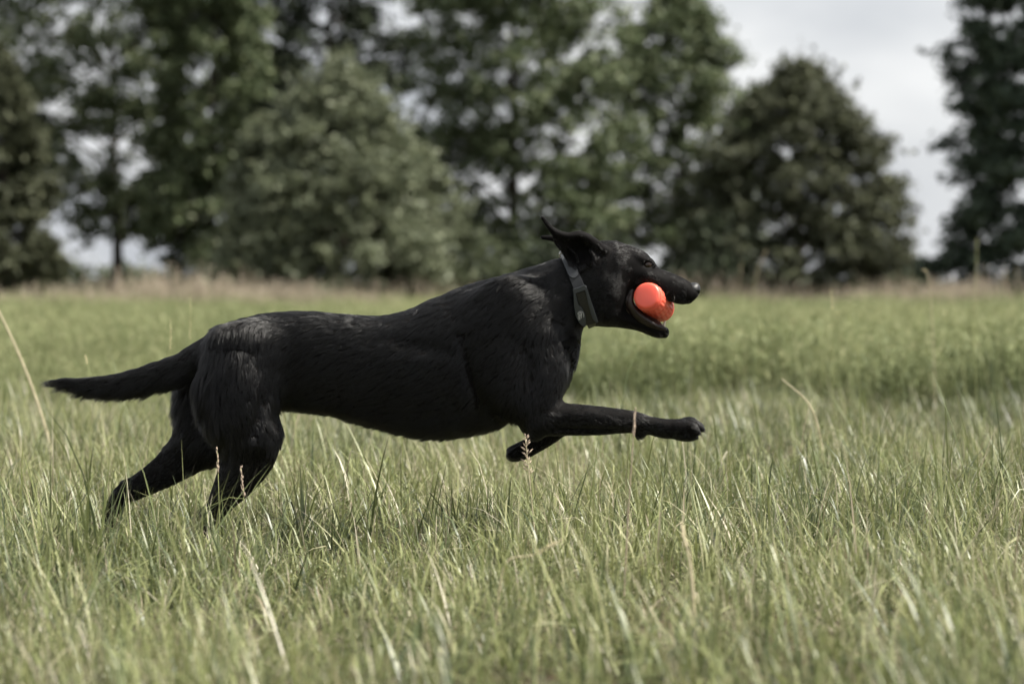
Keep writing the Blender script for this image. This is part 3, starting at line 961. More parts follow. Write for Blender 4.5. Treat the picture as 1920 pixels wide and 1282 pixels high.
    # ---- far hind leg, stretched back
    T.append(Tube(limb([(450, 660, -42, 66, 36), (415, 730, -54, 76, 38), (398, 790, -58, 72, 36), (385, 830, -58, 54, 32)]), k=22, flow=1, furlen=1.2, name='thigh'))
    T.append(Tube(limb([(392, 815, -58, 50, 30), (350, 852, -58, 40, 26), (300, 888, -58, 29, 22), (255, 914, -57, 22, 18), (229, 927, -57, 18, 16), (213, 953, -57, 14, 14), (200, 982, -57, 13, 15), (198, 1002, -57, 13, 18)]),
                  k=12, flow=1, furlen=0.6, name='gaskin'))
    T.append(Ell((232, 914, -57), (13, 10, 10), 30, k=8))
    for w in (-74, -63, -52, -41):
        T.append(Tube(limb([(200, 998, w, 10, 7), (196, 1012, w, 9, 6), (203, 1022, w, 5, 4)]), k=3, flow=1, furlen=0.4, name='toe'))
    # ---- surface modelling: shallow hollows between muscle groups
    for sg in (1, -1):
        T.append(Ell((548, 735, 86 * sg), (26, 70, 24), 14, k=22, sub=True))    # flank hollow
        T.append(Ell((968, 742, 112 * sg), (16, 60, 22), 20, k=18, sub=True))   # behind the arm
    for sg in (1, -1):
        T.append(Ell((952, 706, 68 * sg), (44, 78, 28), -12, k=14))                # triceps
        T.append(Ell((892, 722, 110 * sg), (9, 72, 24), -12, k=18, sub=True))     # crease behind it
        T.append(Ell((760, 640, 108 * sg), (70, 14, 24), 8, k=20, sub=True))      # below the back muscle
    T.append(Ell((468, 748, 84), (32, 74, 16), -14, k=12))                      # outer thigh muscle
    T.append(Ell((505, 735, 104), (9, 50, 18), 16, k=16, sub=True))
    T.append(Ell((405, 790, 100), (9, 60, 16), -16, k=16, sub=True))
    # ---- eye sockets
    for sg in (1, -1):
        T.append(Ell((1213, 497, 38 * sg), (9, 6, 10), 14, k=4, sub=True))
        T.append(Tube([(1201, 500, 33 * sg, 2.2, 2.4), (1207, 491, 34 * sg, 2.6, 2.6), (1216, 488, 32 * sg, 2.6, 2.6), (1226, 499, 27 * sg, 2.0, 2.2)], k=2.5, flow=1, furlen=0.1, name='lid'))
        T.append(Tube([(1201, 500, 33 * sg, 2.0, 2.4), (1211, 504, 34 * sg, 2.0, 2.4), (1226, 500, 27 * sg, 2.0, 2.2)], k=2.5, flow=1, furlen=0.1, name='lid'))
    # ---- ears: the near one blown up and back, inner side showing
    ear = np.array([(1017, 410), (1035, 431), (1062, 441), (1086, 438), (1106, 449), (1122, 464), (1120, 484), (1106, 498), (1086, 503), (1066, 493), (1050, 472), (1038, 457), (1034, 440)], float)
    def w_near(U, V):
        base = 52 + 0.16 * (1100 - U)
        hollow = 22 * np.exp(-(((U - 1084) / 26) ** 2 + ((V - 474) / 20) ** 2))
        return base - hollow
    T.append(Sheet(ear, w_near, 4.0, k=11))
    T.append(Tube([(1017, 411, 66, 1.8, 3), (1036, 433, 66, 4, 6), (1062, 444, 64, 6, 8), (1088, 443, 58, 8, 11), (1112, 456, 48, 9, 12), (1134, 470, 38, 6, 9)], k=11, flow=-1, furlen=0.25, name='ear rim'))
    T.append(Tube([(1066, 466, 56, 2.4, 4), (1077, 476, 56, 3, 4), (1082, 490, 56, 3, 4)], k=3, flow=1, furlen=0.2, name='ear fold'))
    T.append(Tube([(1106, 470, 52, 4, 6), (1113, 482, 52, 4, 6), (1110, 494, 52, 3, 5)], k=4, flow=1, furlen=0.2, name='ear fold'))
    T.append(Tube([(1100, 466, -40, 14, 8), (1062, 452, -54, 9, 6), (1036, 446, -60, 6, 5), (1017, 444, -62, 4, 4)], k=6, flow=1, furlen=0.25, name='far ear'))
    return T

TOY_A = np.array([1208.5, 553.0, 55.0])      # near end cap centre
TOY_B = np.array([1244.0, 581.0, -47.0])     # far end
class ToyHollow:
    sub = True; k = 3
    def __init__(self):
        self.lo = np.array([1170., 515., -85.]); self.hi = np.array([1280., 615., 90.])
    def f(self, u, v, w):
        d = TOY_B - TOY_A; L = np.linalg.norm(d); d = d / L
        x, y, z = u - TOY_A[0], v - TOY_A[1], w - TOY_A[2]
        t = x * d[0] + y * d[1] + z * d[2]
        r = np.sqrt(np.maximum((x - t * d[0]) ** 2 + (y - t * d[1]) ** 2 + (z - t * d[2]) ** 2, 0))
        return np.maximum(r - 28.0, np.abs(t - L / 2) - L / 2 - 2)
    def block(self, u, v, w): return self.f(u[:, None, None], v[None, :, None], w[None, None, :])
    def at(self, P): return self.f(P[:, 0], P[:, 1], P[:, 2])

PRIMS = dog_prims() + [ToyHollow()]

def dog_materials():
    M = {}
    M['skin'] = simple_mat('black_hide', (0.005, 0.0045, 0.0045), 0.7, 0.06, noise=(60, 0.3), bump=0.15)
    M['lip'] = simple_mat('dark_lip', (0.020, 0.013, 0.011), 0.35, 0.35, noise=(90, 0.5), bump=0.4)
    m = bpy.data.materials.new('black_fur'); m.use_nodes = True
    nt = m.node_tree; nt.nodes.remove(nt.nodes['Principled BSDF'])
    h = nt.nodes.new('ShaderNodeBsdfHairPrincipled')
    h.parametrization = 'COLOR'
    h.inputs['Color'].default_value = (0.003, 0.0029, 0.003, 1)
    h.inputs['IOR'].default_value = 1.37
    h.inputs['Roughness'].default_value = 0.24
    h.inputs['Radial Roughness'].default_value = 0.35
    h.inputs['Coat'].default_value = 0.0
    h.inputs['Random Roughness'].default_value = 0.3
    nt.links.new(h.outputs[0], nt.nodes['Material Output'].inputs['Surface'])
    M['fur'] = m
    M['nose'] = simple_mat('nose_leather', (0.012, 0.012, 0.013), 0.48, 0.4, noise=(500, 0.3), bump=0.15)
    M['eye'] = simple_mat('eye_brown', (0.018, 0.009, 0.005), 0.05, 0.5)
    M['tooth'] = simple_mat('tooth_ivory', (0.62, 0.55, 0.42), 0.3, 0.5)
    M['tongue'] = simple_mat('tongue_pink', (0.35, 0.12, 0.11), 0.35, 0.5, noise=(200, .2), bump=.4)
    M['claw'] = simple_mat('claw_horn', (0.03, 0.027, 0.025), 0.3, 0.5)
    M['whisker'] = simple_mat('whisker_grey', (0.10, 0.09, 0.08), 0.4, 0.5)
    return M
DM = dog_materials()

def build_dog():
    root = empty('dog', to_world(np.array([700.0, 1030.0, 0.0])))
    tag(root, 'black short-haired dog leaping over the grass with an orange toy in its mouth', 'dog')
    xs = np.concatenate([np.arange(70, 1004, 3.2), np.arange(1004, 1332, 2.0)])
    ys = np.concatenate([np.arange(396, 640, 2.0), np.arange(640, 1052, 3.2)])
    zs = np.concatenate([np.arange(-124, -76, 3.2), np.arange(-76, 76, 2.4), np.arange(76, 128, 3.2)])
    D = sdf_grid(PRIMS, xs, ys, zs)
    V, F = surface_nets(D, xs, ys, zs)
    V = laplace(V, F, 2, 0.5)
    # keep the largest shell only
    W = to_world(V)
    # u,v,w -> world flips handedness an even number of times: v->-z, w->-y
    body = mesh_obj('body', W, F, DM['skin'], root)
    tag(body, 'slim black body of the dog, stretched out in mid-leap')
    # lip rim carries its own hide colour
    lips = [p for p in PRIMS if getattr(p, 'name', '') == 'lip']
    fc = V[F].mean(1)
    dl = np.full(len(fc), 99.0)
    mk = (fc[:, 0] > 1165) & (fc[:, 0] < 1262) & (fc[:, 1] > 535) & (fc[:, 1] < 625)
    for p in lips:
        dl[mk] = np.minimum(dl[mk], p.at(fc[mk]))
    body.data.materials.append(DM['lip'])
    body.data.polygons.foreach_set('material_index', (dl < 1.5).astype(np.int32))
    body.data.update()
    return root, body, V, F

DOG, BODY, DV, DF = build_dog()

def vertex_normals(V, F):
    n = np.cross(V[F[:, 2]] - V[F[:, 0]], V[F[:, 3]] - V[F[:, 1]])
    N = np.zeros_like(V)
    for a in range(3):
        for c in range(4):
            N[:, a] += np.bincount(F[:, c], n[:, a], len(V))
    return N / (np.linalg.norm(N, axis=1)[:, None] + 1e-9)

def build_fur():
    V, F = DV, DF
    N = vertex_normals(V, F)
    tubes = [p for p in PRIMS if isinstance(p, Tube)]
    flow = np.zeros_like(V); ws = np.zeros(len(V)); fl = np.zeros(len(V))
    for p in tubes:
        m = np.all((V > p.lo) & (V < p.hi), axis=1)
        if not m.any(): continue
        d = p.at(V[m]); w = np.exp(-np.clip(d, -6, 60) / 7.0)
        flow[m] += p.tangent(V[m]) * w[:, None]; ws[m] += w; fl[m] += w * p.furlen
    fl = fl / (ws + 1e-9)
    # skull and cheeks: backwards from the nose
    skull = (V[:, 0] > 1095) & (V[:, 0] < 1215) & (V[:, 1] < 615)
    a = np.clip((V[:, 0] - 1085) / 40, 0, 1) * (V[:, 1] < 625)
    head_flow = np.stack([-np.ones(len(V)), np.full(len(V), 0.15), np.zeros(len(V))], -1)
    hf = a * (V[:, 1] > 452)
    flow = flow / (ws[:, None] + 1e-9)
    flow = flow * (1 - hf[:, None] * 0.8) + head_flow * hf[:, None] * 0.8
    fl = fl * (1 - a) + np.minimum(fl, 0.40) * a
    ear = (V[:, 0] > 1010) & (V[:, 0] < 1100) & (V[:, 1] < 470)
    fl[ear] = np.minimum(fl[ear], 0.22)
    # trunk and neck hair also slopes down the side
    trunk = np.clip((1000 - V[:, 0]) / 60, 0, 1) * np.clip((V[:, 0] - 400) / 60, 0, 1) * np.clip((800 - V[:, 1]) / 40, 0, 1)
    side = np.abs(N[:, 2])
    flow[:, 1] += 0.55 * side * trunk
    # length by region
    L = 17.0 * fl
    belly = (N[:, 1] > 0.55) & (V[:, 0] > 535) & (V[:, 0] < 960) & (V[:, 1] > 740)
    L[belly] *= 1.2
    tail = V[:, 0] < 360
    under = tail & (N[:, 1] > 0.1) & (V[:, 1] < 780)
    L[under] *= 1.25
    breech = (V[:, 0] < 420) & (V[:, 1] > 690) & (V[:, 1] < 840) & (N[:, 0] < -0.3)
    L[breech] *= 1.45
    fr = np.clip((belly * 1.0 + under * 1.0 + breech * 1.0), 0, 1)
    down = np.stack([np.where(breech, -0.75, -0.45), np.ones(len(V)), np.zeros(len(V))], -1)
    flow = flow / (np.linalg.norm(flow, axis=1)[:, None] + 1e-9)
    flow = flow * (1 - 0.45 * fr[:, None]) + down * 0.45 * fr[:, None]
    flow = flow / (np.linalg.norm(flow, axis=1)[:, None] + 1e-9)
    flow = laplace(flow, F, 45, 0.5)
    L = laplace(np.repeat(L[:, None], 3, 1), F, 14, 0.5)[:, 0]
    fr = laplace(np.repeat(fr[:, None].astype(float), 3, 1), F, 8, 0.5)[:, 0]
    # sample roots
    tri = np.vstack([F[:, [0, 1, 2]], F[:, [0, 2, 3]]])
    A = 0.5 * np.linalg.norm(np.cross(V[tri[:, 1]] - V[tri[:, 0]], V[tri[:, 2]] - V[tri[:, 0]]), axis=1)
    dens = np.where(V[tri].mean(1)[:, 2] > -30, 1.0, 0.55)
    shortf = np.clip(1.6 - fl[tri].mean(1), 0.8, 1.6) ** 1.5
    bald = fl[tri].mean(1) < 0.06
    hd = V[tri].mean(1)
    wgt = A * dens * shortf * (~bald) * np.where((hd[:, 0] > 1040) & (hd[:, 1] < 640), 2.6, 1.0)
    nose_area = (V[tri].mean(1)[:, 0] > 1289) & (V[tri].mean(1)[:, 1] < 562)
    wgt[nose_area] = 0
    cum = np.cumsum(wgt); n = 380000
    ti = np.searchsorted(cum, RNG.random(n) * cum[-1])
    r1, r2 = RNG.random(n), RNG.random(n)
    s = np.sqrt(r1)
    b = np.stack([1 - s, s * (1 - r2), s * r2], -1)
    t = tri[ti]
    P = (V[t] * b[..., None]).sum(1)
    Nn = (N[t] * b[..., None]).sum(1); Nn /= np.linalg.norm(Nn, axis=1)[:, None] + 1e-9
    fd = (flow[t] * b[..., None]).sum(1)
    ln = (L[t] * b).sum(1)
    frs = (fr[t] * b).sum(1)
    # clumping and swirl
    def sn(q, sc, seed):
        return vnoise(q[:, 0] / sc + q[:, 2] * 0.017, q[:, 1] / sc + q[:, 2] / sc, seed) - 0.5
    jit = np.stack([sn(P, 16, 1), sn(P, 16, 2), sn(P, 16, 3)], -1) * 1.0 + np.stack([sn(P, 6, 4), sn(P, 6, 5), sn(P, 6, 6)], -1) * 0.45
    fd = fd / (np.linalg.norm(fd, axis=1)[:, None] + 1e-9) + jit * 0.65 + RNG.normal(0, 0.14, (n, 3))
    fd -= Nn * (fd * Nn).sum(1)[:, None]
    fd /= np.linalg.norm(fd, axis=1)[:, None] + 1e-9
    lift = 0.17 + 0.20 * (sn(P, 9, 7)) + RNG.normal(0, 0.04, n)
    lift = lift + 0.42 * frs * RNG.uniform(0.3, 1.2, n)
    lift = np.clip(lift, 0.04, 0.9)
    ln = np.maximum(ln, 2.2) * RNG.uniform(0.65, 1.15, n)
    K = 4
    pts = np.empty((n, K, 3))
    grav = np.array([0, 1.0, 0]) * 0.10
    for k in range(K):
        x = k / (K - 1)
        pts[:, k] = P - Nn * 0.5 + (fd * x + Nn * lift[:, None] * (x - 0.42 * x * x) + grav * x * x) * ln[:, None]
    # gather the hairs into locks
    from mathutils.kdtree import KDTree
    ng_ = 24000
    gi = RNG.choice(n, ng_, replace=False)
    kd = KDTree(ng_)
    for j, q in enumerate(gi): kd.insert(P[q], j)
    kd.balance()
    near = np.fromiter((kd.find(q)[1] for q in P), dtype=np.int64, count=n)
    g = gi[near]
    cl = np.clip((ln - 3) / 10, 0.25, 1.0) * RNG.uniform(0.3, 0.85, n)
    tipd = pts[g] - P[g][:, None]
    for k in range(1, K):
        x = (k / (K - 1)) ** 1.1
        want = P[g] + (tipd[:, k] * (ln / (ln[g] + 1e-6))[:, None].clip(0.6, 1.4))
        pts[:, k] += (want - pts[:, k]) * (cl * x)[:, None]
    W = to_world(pts.reshape(-1, 3)) - np.array(BODY.matrix_world.translation)
    hc = bpy.data.hair_curves.new('fur')
    hc.add_curves([K] * n)
    hc.attributes['position'].data.foreach_set('vector', W.astype(np.float32).ravel())
    rad = np.tile(np.array([0.30, 0.29, 0.22, 0.05]), (n, 1)) * 1e-3
    rad *= np.clip(ln / 12, 0.62, 1.15)[:, None]
    if 'radius' not in hc.attributes: hc.attributes.new('radius', 'FLOAT', 'POINT')
    hc.attributes['radius'].data.foreach_set('value', rad.astype(np.float32).ravel())
    hc.materials.append(DM['fur'])
    o = bpy.data.objects.new('fur', hc)
    COL.objects.link(o)
    o.parent = BODY
    o.matrix_parent_inverse = Matrix.Identity(4)
    tag(o, 'glossy black coat, longer under the tail, on the belly and behind the thighs', kind='stuff')
    return o
SC.view_layers[0].update()
if FUR: build_fur()

# ---- face details
def blob(name, prims, lo, hi, step, material, parent, it=1):
    xs, ys, zs = (np.arange(lo[i], hi[i], step) for i in range(3))
    D = sdf_grid(prims, xs, ys, zs)
    V, F = surface_nets(D, xs, ys, zs)
    V = laplace(V, F, it, 0.5)
    return mesh_obj(name, to_world(V), F, material, parent)

def build_face():
    pr = [Ell((1299, 543, 0), (14.5, 12.5, 16.5), 22, k=3), Ell((1300, 553, 0), (9, 8, 9), 0, k=4), Ell((1304, 538, 0), (8, 8, 10), 0, k=4)]
    for sg in (1, -1):
        pr.append(Ell((1308, 549, 9 * sg), (6, 3.6, 5), 25, k=2, sub=True))
        pr.append(Ell((1299, 553, 15 * sg), (8, 1.8, 4), 30, k=2, sub=True))
    pr.append(Ell((1312, 552, 0), (7, 8, 1.2), 0, k=2, sub=True))
    blob('nose', pr, (1278, 524, -24), (1320, 568, 24), 1.0, DM['nose'], BODY)
    for sg in (1, -1):
        c = np.array([1212.5, 497.0, 26.0 * sg])
        V, F = [], []
        n, m_ = 14, 20
        for i in range(n + 1):
            a = math.pi * i / n
            for j in range(m_):
                b = 2 * math.pi * j / m_
                V.append(c + 9.0 * np.array([math.sin(a) * math.cos(b), math.cos(a), math.sin(a) * math.sin(b)]))
        for i in range(n):
            for j in range(m_):
                F.append((i * m_ + j, i * m_ + (j + 1) % m_, (i + 1) * m_ + (j + 1) % m_, (i + 1) * m_ + j))
        mesh_obj('eye', to_world(np.array(V)), F, DM['eye'], BODY)
    # lower canine teeth and a bit of tongue behind the toy
    for sg in (1, -1):
        p = catmull([(1243, 618, 12 * sg), (1245, 610, 12.5 * sg), (1247, 602, 12 * sg)], 4)
        V, F = tube_mesh(to_world(p), np.linspace(3.4, 1.2, len(p)) / S, 8)
        mesh_obj('tooth', V, F, DM['tooth'], BODY)
    blob('tongue', [Tube([(1170, 582, 0, 8, 20), (1200, 600, 0, 6, 19), (1228, 611, 0, 5, 15)], k=4), ToyHollow()], (1150, 565, -30), (1250, 625, 30), 2.0, DM['tongue'], BODY)
    # whiskers and brow bristles
    rr = random.Random(3)
    hairs = []
    for i in range(2):
        u = rr.uniform(1252, 1288); v = 540 + (u - 1248) * 0.28 + rr.uniform(4, 14)
        hairs.append(((u, v, 27), (u - rr.uniform(-8, 14), v + rr.uniform(6, 16), 34 + rr.uniform(0, 10))))
    for i in range(6):
        u = rr.uniform(1200, 1245); v = 620 + rr.uniform(-2, 8)
        hairs.append(((u, v, 14), (u + rr.uniform(-12, 14), v + rr.uniform(12, 22), 20 + rr.uniform(0, 8))))
    for i in range(4):
        hairs.append(((1216 + i, 476 + i, 24), (1222 + 4 * i, 462 + 3 * i, 30)))
    for a, b in hairs:
        a, b = np.array(a, float), np.array(b, float)
        mid = (a + b) / 2 + np.array([2, -3, 1])
        p = catmull([a, mid, b], 4)
        V, F = tube_mesh(to_world(p), np.linspace(0.3, 0.1, len(p)) / S, 5)
        mesh_obj('whisker', V, F, DM['whisker'], BODY)
    # claws of the reaching fore paw and the others
    def claw(a, b, r=2.2):
        a, b = np.array(a, float), np.array(b, float)
        mid = (a + b) / 2 + np.array([0, -1.2, 0])
        p = catmull([a, mid, b], 3)
        V, F = tube_mesh(to_world(p), np.linspace(r, 0.5, len(p)) / S, 7)
        mesh_obj('claw', V, F, DM['claw'], BODY)
    for (w, dv, du) in ((38, -5, -4), (49, -3, 2), (61, 0, 2), (72, 5, -5)):
        q = limb([(1311 + du, 805 + dv, w, 1, 1), (1321 + du, 812 + dv, w, 1, 1)])
        claw(q[0][:3], q[1][:3])
    q = limb([(1272, 797, 76, 1, 1), (1280, 801, 78, 1, 1)]); claw(q[0][:3], q[1][:3], 2.0)
    for w in (-70, -59, -48, -38):
        q = limb([(957, 853, w, 1, 1), (950, 860, w, 1, 1)]); claw(q[0][:3], q[1][:3])
    for w in (38, 49, 60, 71):
        q = limb([(422, 1031, w, 1, 1), (431, 1037, w, 1, 1)]); claw(q[0][:3], q[1][:3])
    for w in (-74, -63, -52, -41):
        q = limb([(200, 1018, w, 1, 1), (205, 1028, w, 1, 1)]); claw(q[0][:3], q[1][:3])
build_face()

# ------------------------------------------------------------------ orange toy
def build_toy():
    A, B = TOY_A, TOY_B
    d = B - A; L = np.linalg.norm(d); d = d / L
    x = np.cross(d, [0, 1, 0]); x /= np.linalg.norm(x)
    y = np.cross(d, x)
    root = empty('dog_toy', to_world(A + d * L / 2))
    tag(root, 'bright orange ribbed rubber cylinder toy held crosswise in the dog\'s jaws', 'dog toy')
    m, nt, b = mat('orange_rubber')
    b.inputs['Base Color'].default_value = (0.96, 0.145, 0.095, 1)
    b.inputs['Roughness'].default_value = 0.38
    b.inputs['Subsurface Weight'].default_value = 0.6
    b.inputs['Subsurface Radius'].default_value = (0.02, 0.006, 0.003)
    b.inputs['Subsurface Scale'].default_value = 0.9
    seg = 96
    def lathe(name, prof, par, disp=None):
        V = []
        for i, (s, r) in enumerate(prof):
            for k in range(seg):
                an = 2 * math.pi * k / seg
                rr = r + (disp(s, an) if disp else 0)
                V.append(A + d * s + rr * (math.cos(an) * x + math.sin(an) * y))
        n = len(prof)
        F = [(i * seg + k, (i + 1) * seg + k, (i + 1) * seg + (k + 1) % seg, i * seg + (k + 1) % seg) for i in range(n - 1) for k in range(seg)]
        F.append(tuple(range(seg))); F.append(tuple((n - 1) * seg + k for k in reversed(range(seg))))
        return mesh_obj(name, to_world(np.array(V)), F, m, par)
    s0, s1 = 10.0, L - 10.0
    def disp(s, an):
        t = (s - s0 - 4) / (s1 - s0 - 8)
        if t < 0 or t > 1: return 0.0
        row = (t * 3) % 1.0
        colr = (an / (2 * math.pi) * 20 + 0.5 * (int(t * 3) % 2)) % 1.0
        def bump(z, a, c):
            return min(1, max(0, (z - a) / 0.10)) * min(1, max(0, (c - z) / 0.10))
        return 1.1 * bump(row, 0.08, 0.92) * bump(colr, 0.15, 0.85)
    prof = [(s0, 20), (s0 + 0.4, 26.2)] + [(s, 26.8) for s in np.linspace(s0 + 1.5, s1 - 1.5, 76)] + [(s1 - 0.4, 26.2), (s1, 20)]
    lathe('barrel', prof, root, disp)
    def cap(sgn, base):
        pr = [(0, 1.0), (0.15, 10), (0.5, 19), (1.2, 22), (2.6, 24.2), (4.6, 25.2), (6.5, 25.2), (8.3, 24.4), (8.9, 22.6), (9.6, 22.6)]
        pr = [(base + sgn * s, r) for s, r in pr]
        if sgn < 0: pr = pr[::-1]
        return pr
    lathe('end_cap', cap(1, 0.0), root)
    lathe('end_cap', cap(-1, L), root)
build_toy()

# ------------------------------------------------------------------ collar
def build_collar():
    C = np.array([1085.0, 541.0, 0.0])
    top, bot = np.array([1057.0, 472.0]), np.array([1112.0, 610.0])
    ax = (bot - top) / np.linalg.norm(bot - top)           # down along the band
    nx_ = np.array([ax[1], -ax[0]])                         # across the band, towards the head
    root = empty('dog_collar', to_world(C))
    tag(root, 'dark grey rubber dog collar with receiver box and white emblem round the black dog\'s neck', 'dog collar')
    rub = simple_mat('collar_rubber', (0.018, 0.0195, 0.022), 0.5, 0.4, noise=(120, 0.15), bump=0.1)
    rub2 = simple_mat('collar_rubber_grey', (0.043, 0.046, 0.051), 0.55, 0.4, noise=(90, 0.12), bump=0.1)
    hous = simple_mat('receiver_plastic', (0.038, 0.043, 0.049), 0.42, 0.5, noise=(300, 0.1), bump=0.15)
    dark = simple_mat('receiver_black', (0.010, 0.010, 0.011), 0.4, 0.5, noise=(200, 0.1), bump=0.1)
    white = simple_mat('emblem_white', (0.62, 0.62, 0.60), 0.5, 0.3)
    metal = simple_mat('ring_metal', (0.45, 0.45, 0.46), 0.25, 0.6); metal.node_tree.nodes['Principled BSDF'].inputs['Metallic'].default_value = 1.0
    # radius of the neck round the band, from the body itself
    nth = 96
    TH = np.linspace(0, 2 * math.pi, nth, endpoint=False)
    rad = np.zeros(nth)
    for off in (-8, 0, 8):
        base = C[:2] + nx_ * off
        lo_ = np.full(nth, 20.0)
        rs = np.arange(20, 110, 0.8)
        dirs = np.stack([-np.cos(TH)[:, None] * ax[None, 0], -np.cos(TH)[:, None] * ax[None, 1]], -1)[:, 0]
        best = np.zeros(nth)
        for r in rs:
            P = np.stack([base[0] + dirs[:, 0] * r, base[1] + dirs[:, 1] * r, np.sin(TH) * r], -1)
            d = sdf_at(NECK, P)
            best = np.where(d < 0, r, best)
        rad = np.maximum(rad, best)
    k = np.array([1, 2, 3, 2, 1.]) / 9
    rad = np.convolve(np.concatenate([rad[-2:], rad, rad[:2]]), k, 'valid') + 3.5
    def ring_pt(th, across, out):
        r = np.interp(th % (2 * math.pi), np.append(TH, 2 * math.pi), np.append(rad, rad[0])) + out
        e = -math.cos(th) * ax
        return np.array([C[0] + nx_[0] * across + e[0] * r, C[1] + nx_[1] * across + e[1] * r, math.sin(th) * r])
    def band(name, t0, t1, half, o0, o1, material, par, n=80, closed=False, round_end=False):
        V, F = [], []
        ths = np.linspace(t0, t1, n)
        for i, th in enumerate(ths):
            hh = half
            if round_end:
                q = (t1 - th) / (t1 - t0) * n / 7.0
                if q < 1: hh = half * math.sqrt(max(0.02, 1 - (1 - q) ** 2))
            for (a, o) in ((-hh, o0), (hh, o0), (hh * 0.94, o1), (-hh * 0.94, o1)):
                V.append(ring_pt(th, a, o))
        for i in range(n - 1):
            for j in range(4):
                j2 = (j + 1) % 4
                F.append((i * 4 + j, i * 4 + j2, (i + 1) * 4 + j2, (i + 1) * 4 + j))
        if not closed:
            F.append((0, 3, 2, 1)); F.append(tuple((n - 1) * 4 + j for j in range(4)))
        return mesh_obj(name, to_world(np.array(V)), F, material, par, smooth=False)
    band('strap', 0.02, 2 * math.pi, 10.5, 0, 3.2, rub, root, 120)
    band('strap_tongue', 0.16, 1.22, 10.0, 3.6, 6.8, rub2, root, 40, round_end=True)
    # keeper loop and metal ring near the nape
    band('keeper_loop', 0.18, 0.24, 11.5, 3.0, 9.0, metal, root, 6)
    pc = np.array([1053.0, 478.0, 14.0])
    p = np.array([pc + np.array([4.2 * math.cos(a), 6.5 * math.sin(a), 3 * math.cos(a)]) for a in np.linspace(0, 2 * math.pi, 20)])
    V, F = tube_mesh(to_world(p), np.full(20, 1.5) / S, 6)
    mesh_obj('metal_ring', V, F, metal, root)
    # receiver housing: plate outlines in u,v laid on the lower side of the neck
    def wbox(u, v):
        t = (v - 536) / 76.0
        return BOXW - 10 * t - 12 * t * t + 0.10 * (u - 1095)
    def z5(pts): return np.array([(1040 + x / 7.12, 460 + y / 7.12) for x, y in pts])
    def plate(name, poly, o0, o1, material, par, bev=0.9):
        poly = np.asarray(poly, float)
        n = len(poly)
        cen = poly.mean(0)
        V, F = [], []
        for lev, (o, s_) in enumerate(((o0, 0), (o1 - bev, 0), (o1, bev))):
            for q in poly:
                dv_ = cen - q; ln = np.linalg.norm(dv_) + 1e-6
                qq = q + dv_ / ln * s_
                V.append((qq[0], qq[1], wbox(*qq) + o))
        for lev in range(2):
            for i in range(n):
                j = (i + 1) % n
                F.append((lev * n + i, lev * n + j, (lev + 1) * n + j, (lev + 1) * n + i))
        F.append(tuple(range(n))[::-1]); F.append(tuple(2 * n + i for i in range(n)))
        o = mesh_obj(name, to_world(np.array(V)), F, material, par, smooth=False)
        bm = bmesh.new(); bm.from_mesh(o.data)
        bmesh.ops.recalc_face_normals(bm, faces=bm.faces)
        bmesh.ops.triangulate(bm, faces=[f for f in bm.faces if len(f.verts) > 4])
        bm.to_mesh(o.data); bm.free()
        return o
    # base block under everything (dark), then grey frame pieces
    plate('receiver_base', z5([(250, 590), (392, 545), (440, 690), (500, 880), (555, 1025), (480, 1050), (405, 1066), (330, 1010), (285, 930), (262, 800)]), -16, 0, dark, root)
    plate('inner_strap', z5([(268, 640), (390, 603), (430, 770), (470, 890), (512, 1000), (500, 1040), (405, 1062), (395, 960), (370, 880), (322, 805)]), 0.2, 3.0, dark, root, 0.4)
    plate('receiver_frame', z5([(228, 582), (305, 560), (375, 530), (398, 532), (410, 552), (404, 590), (384, 600), (262, 640), (268, 668), (240, 660)]), -14, 6, hous, root)
    plate('receiver_side', z5([(240, 655), (270, 655), (306, 796), (330, 806), (360, 846), (384, 892), (402, 960), (408, 1050), (398, 1082), (378, 1084), (318, 1030), (268, 935), (246, 800)]), -14, 6.5, hous, root)
    plate('receiver_rail', z5([(392, 590), (414, 560), (470, 735), (520, 885), (566, 1018), (556, 1030), (538, 1024), (512, 1000), (488, 965), (440, 800), (430, 770)]), -14, 7, hous, root)
    # round white emblem on the housing side: a broken ring around a dog's head drawing
    def stroke(pts, r):
        q = z5(pts)
        p = np.array([(a, b_, wbox(a, b_) + 6.7) for a, b_ in q])
        p = catmull(p, 4)
        V, F = tube_mesh(to_world(p), np.full(len(p), r) / S, 6)
        return V, F
    cx, cy, rx, ry = 334, 930, 42, 54
    arc = [(cx + rx * math.cos(a) , cy + ry * math.sin(a)) for a in np.linspace(R(200), R(385), 14)]
    em_v, em_f = [], []
    for pts, r in ((arc, 0.45), ([(318, 900), (335, 895), (348, 908), (344, 925), (330, 920)], 0.6), ([(300, 905), (312, 920), (306, 945), (298, 958)], 0.5),
                   ([(322, 915), (326, 940), (318, 965), (326, 985)], 0.6), ([(340, 930), (344, 955), (336, 972)], 0.5), ([(300, 965), (312, 975), (308, 990)], 0.4)):
        V, F = stroke(pts, r)
        o_ = len(em_v); em_v += list(V); em_f += [tuple(i + o_ for i in f) for f in F]
    e = mesh_obj('emblem', em_v, em_f, white, root)
    tag(e, 'small round white line emblem on the collar box', kind='stuff')
NECK = [p for p in PRIMS if getattr(p, 'name', '') in ('neck', 'trunk')] + [p for p in PRIMS if isinstance(p, Ell) and p.cen[0] > 1100 and p.cen[0] < 1145 and not p.sub]
BOXW = 68
build_collar()
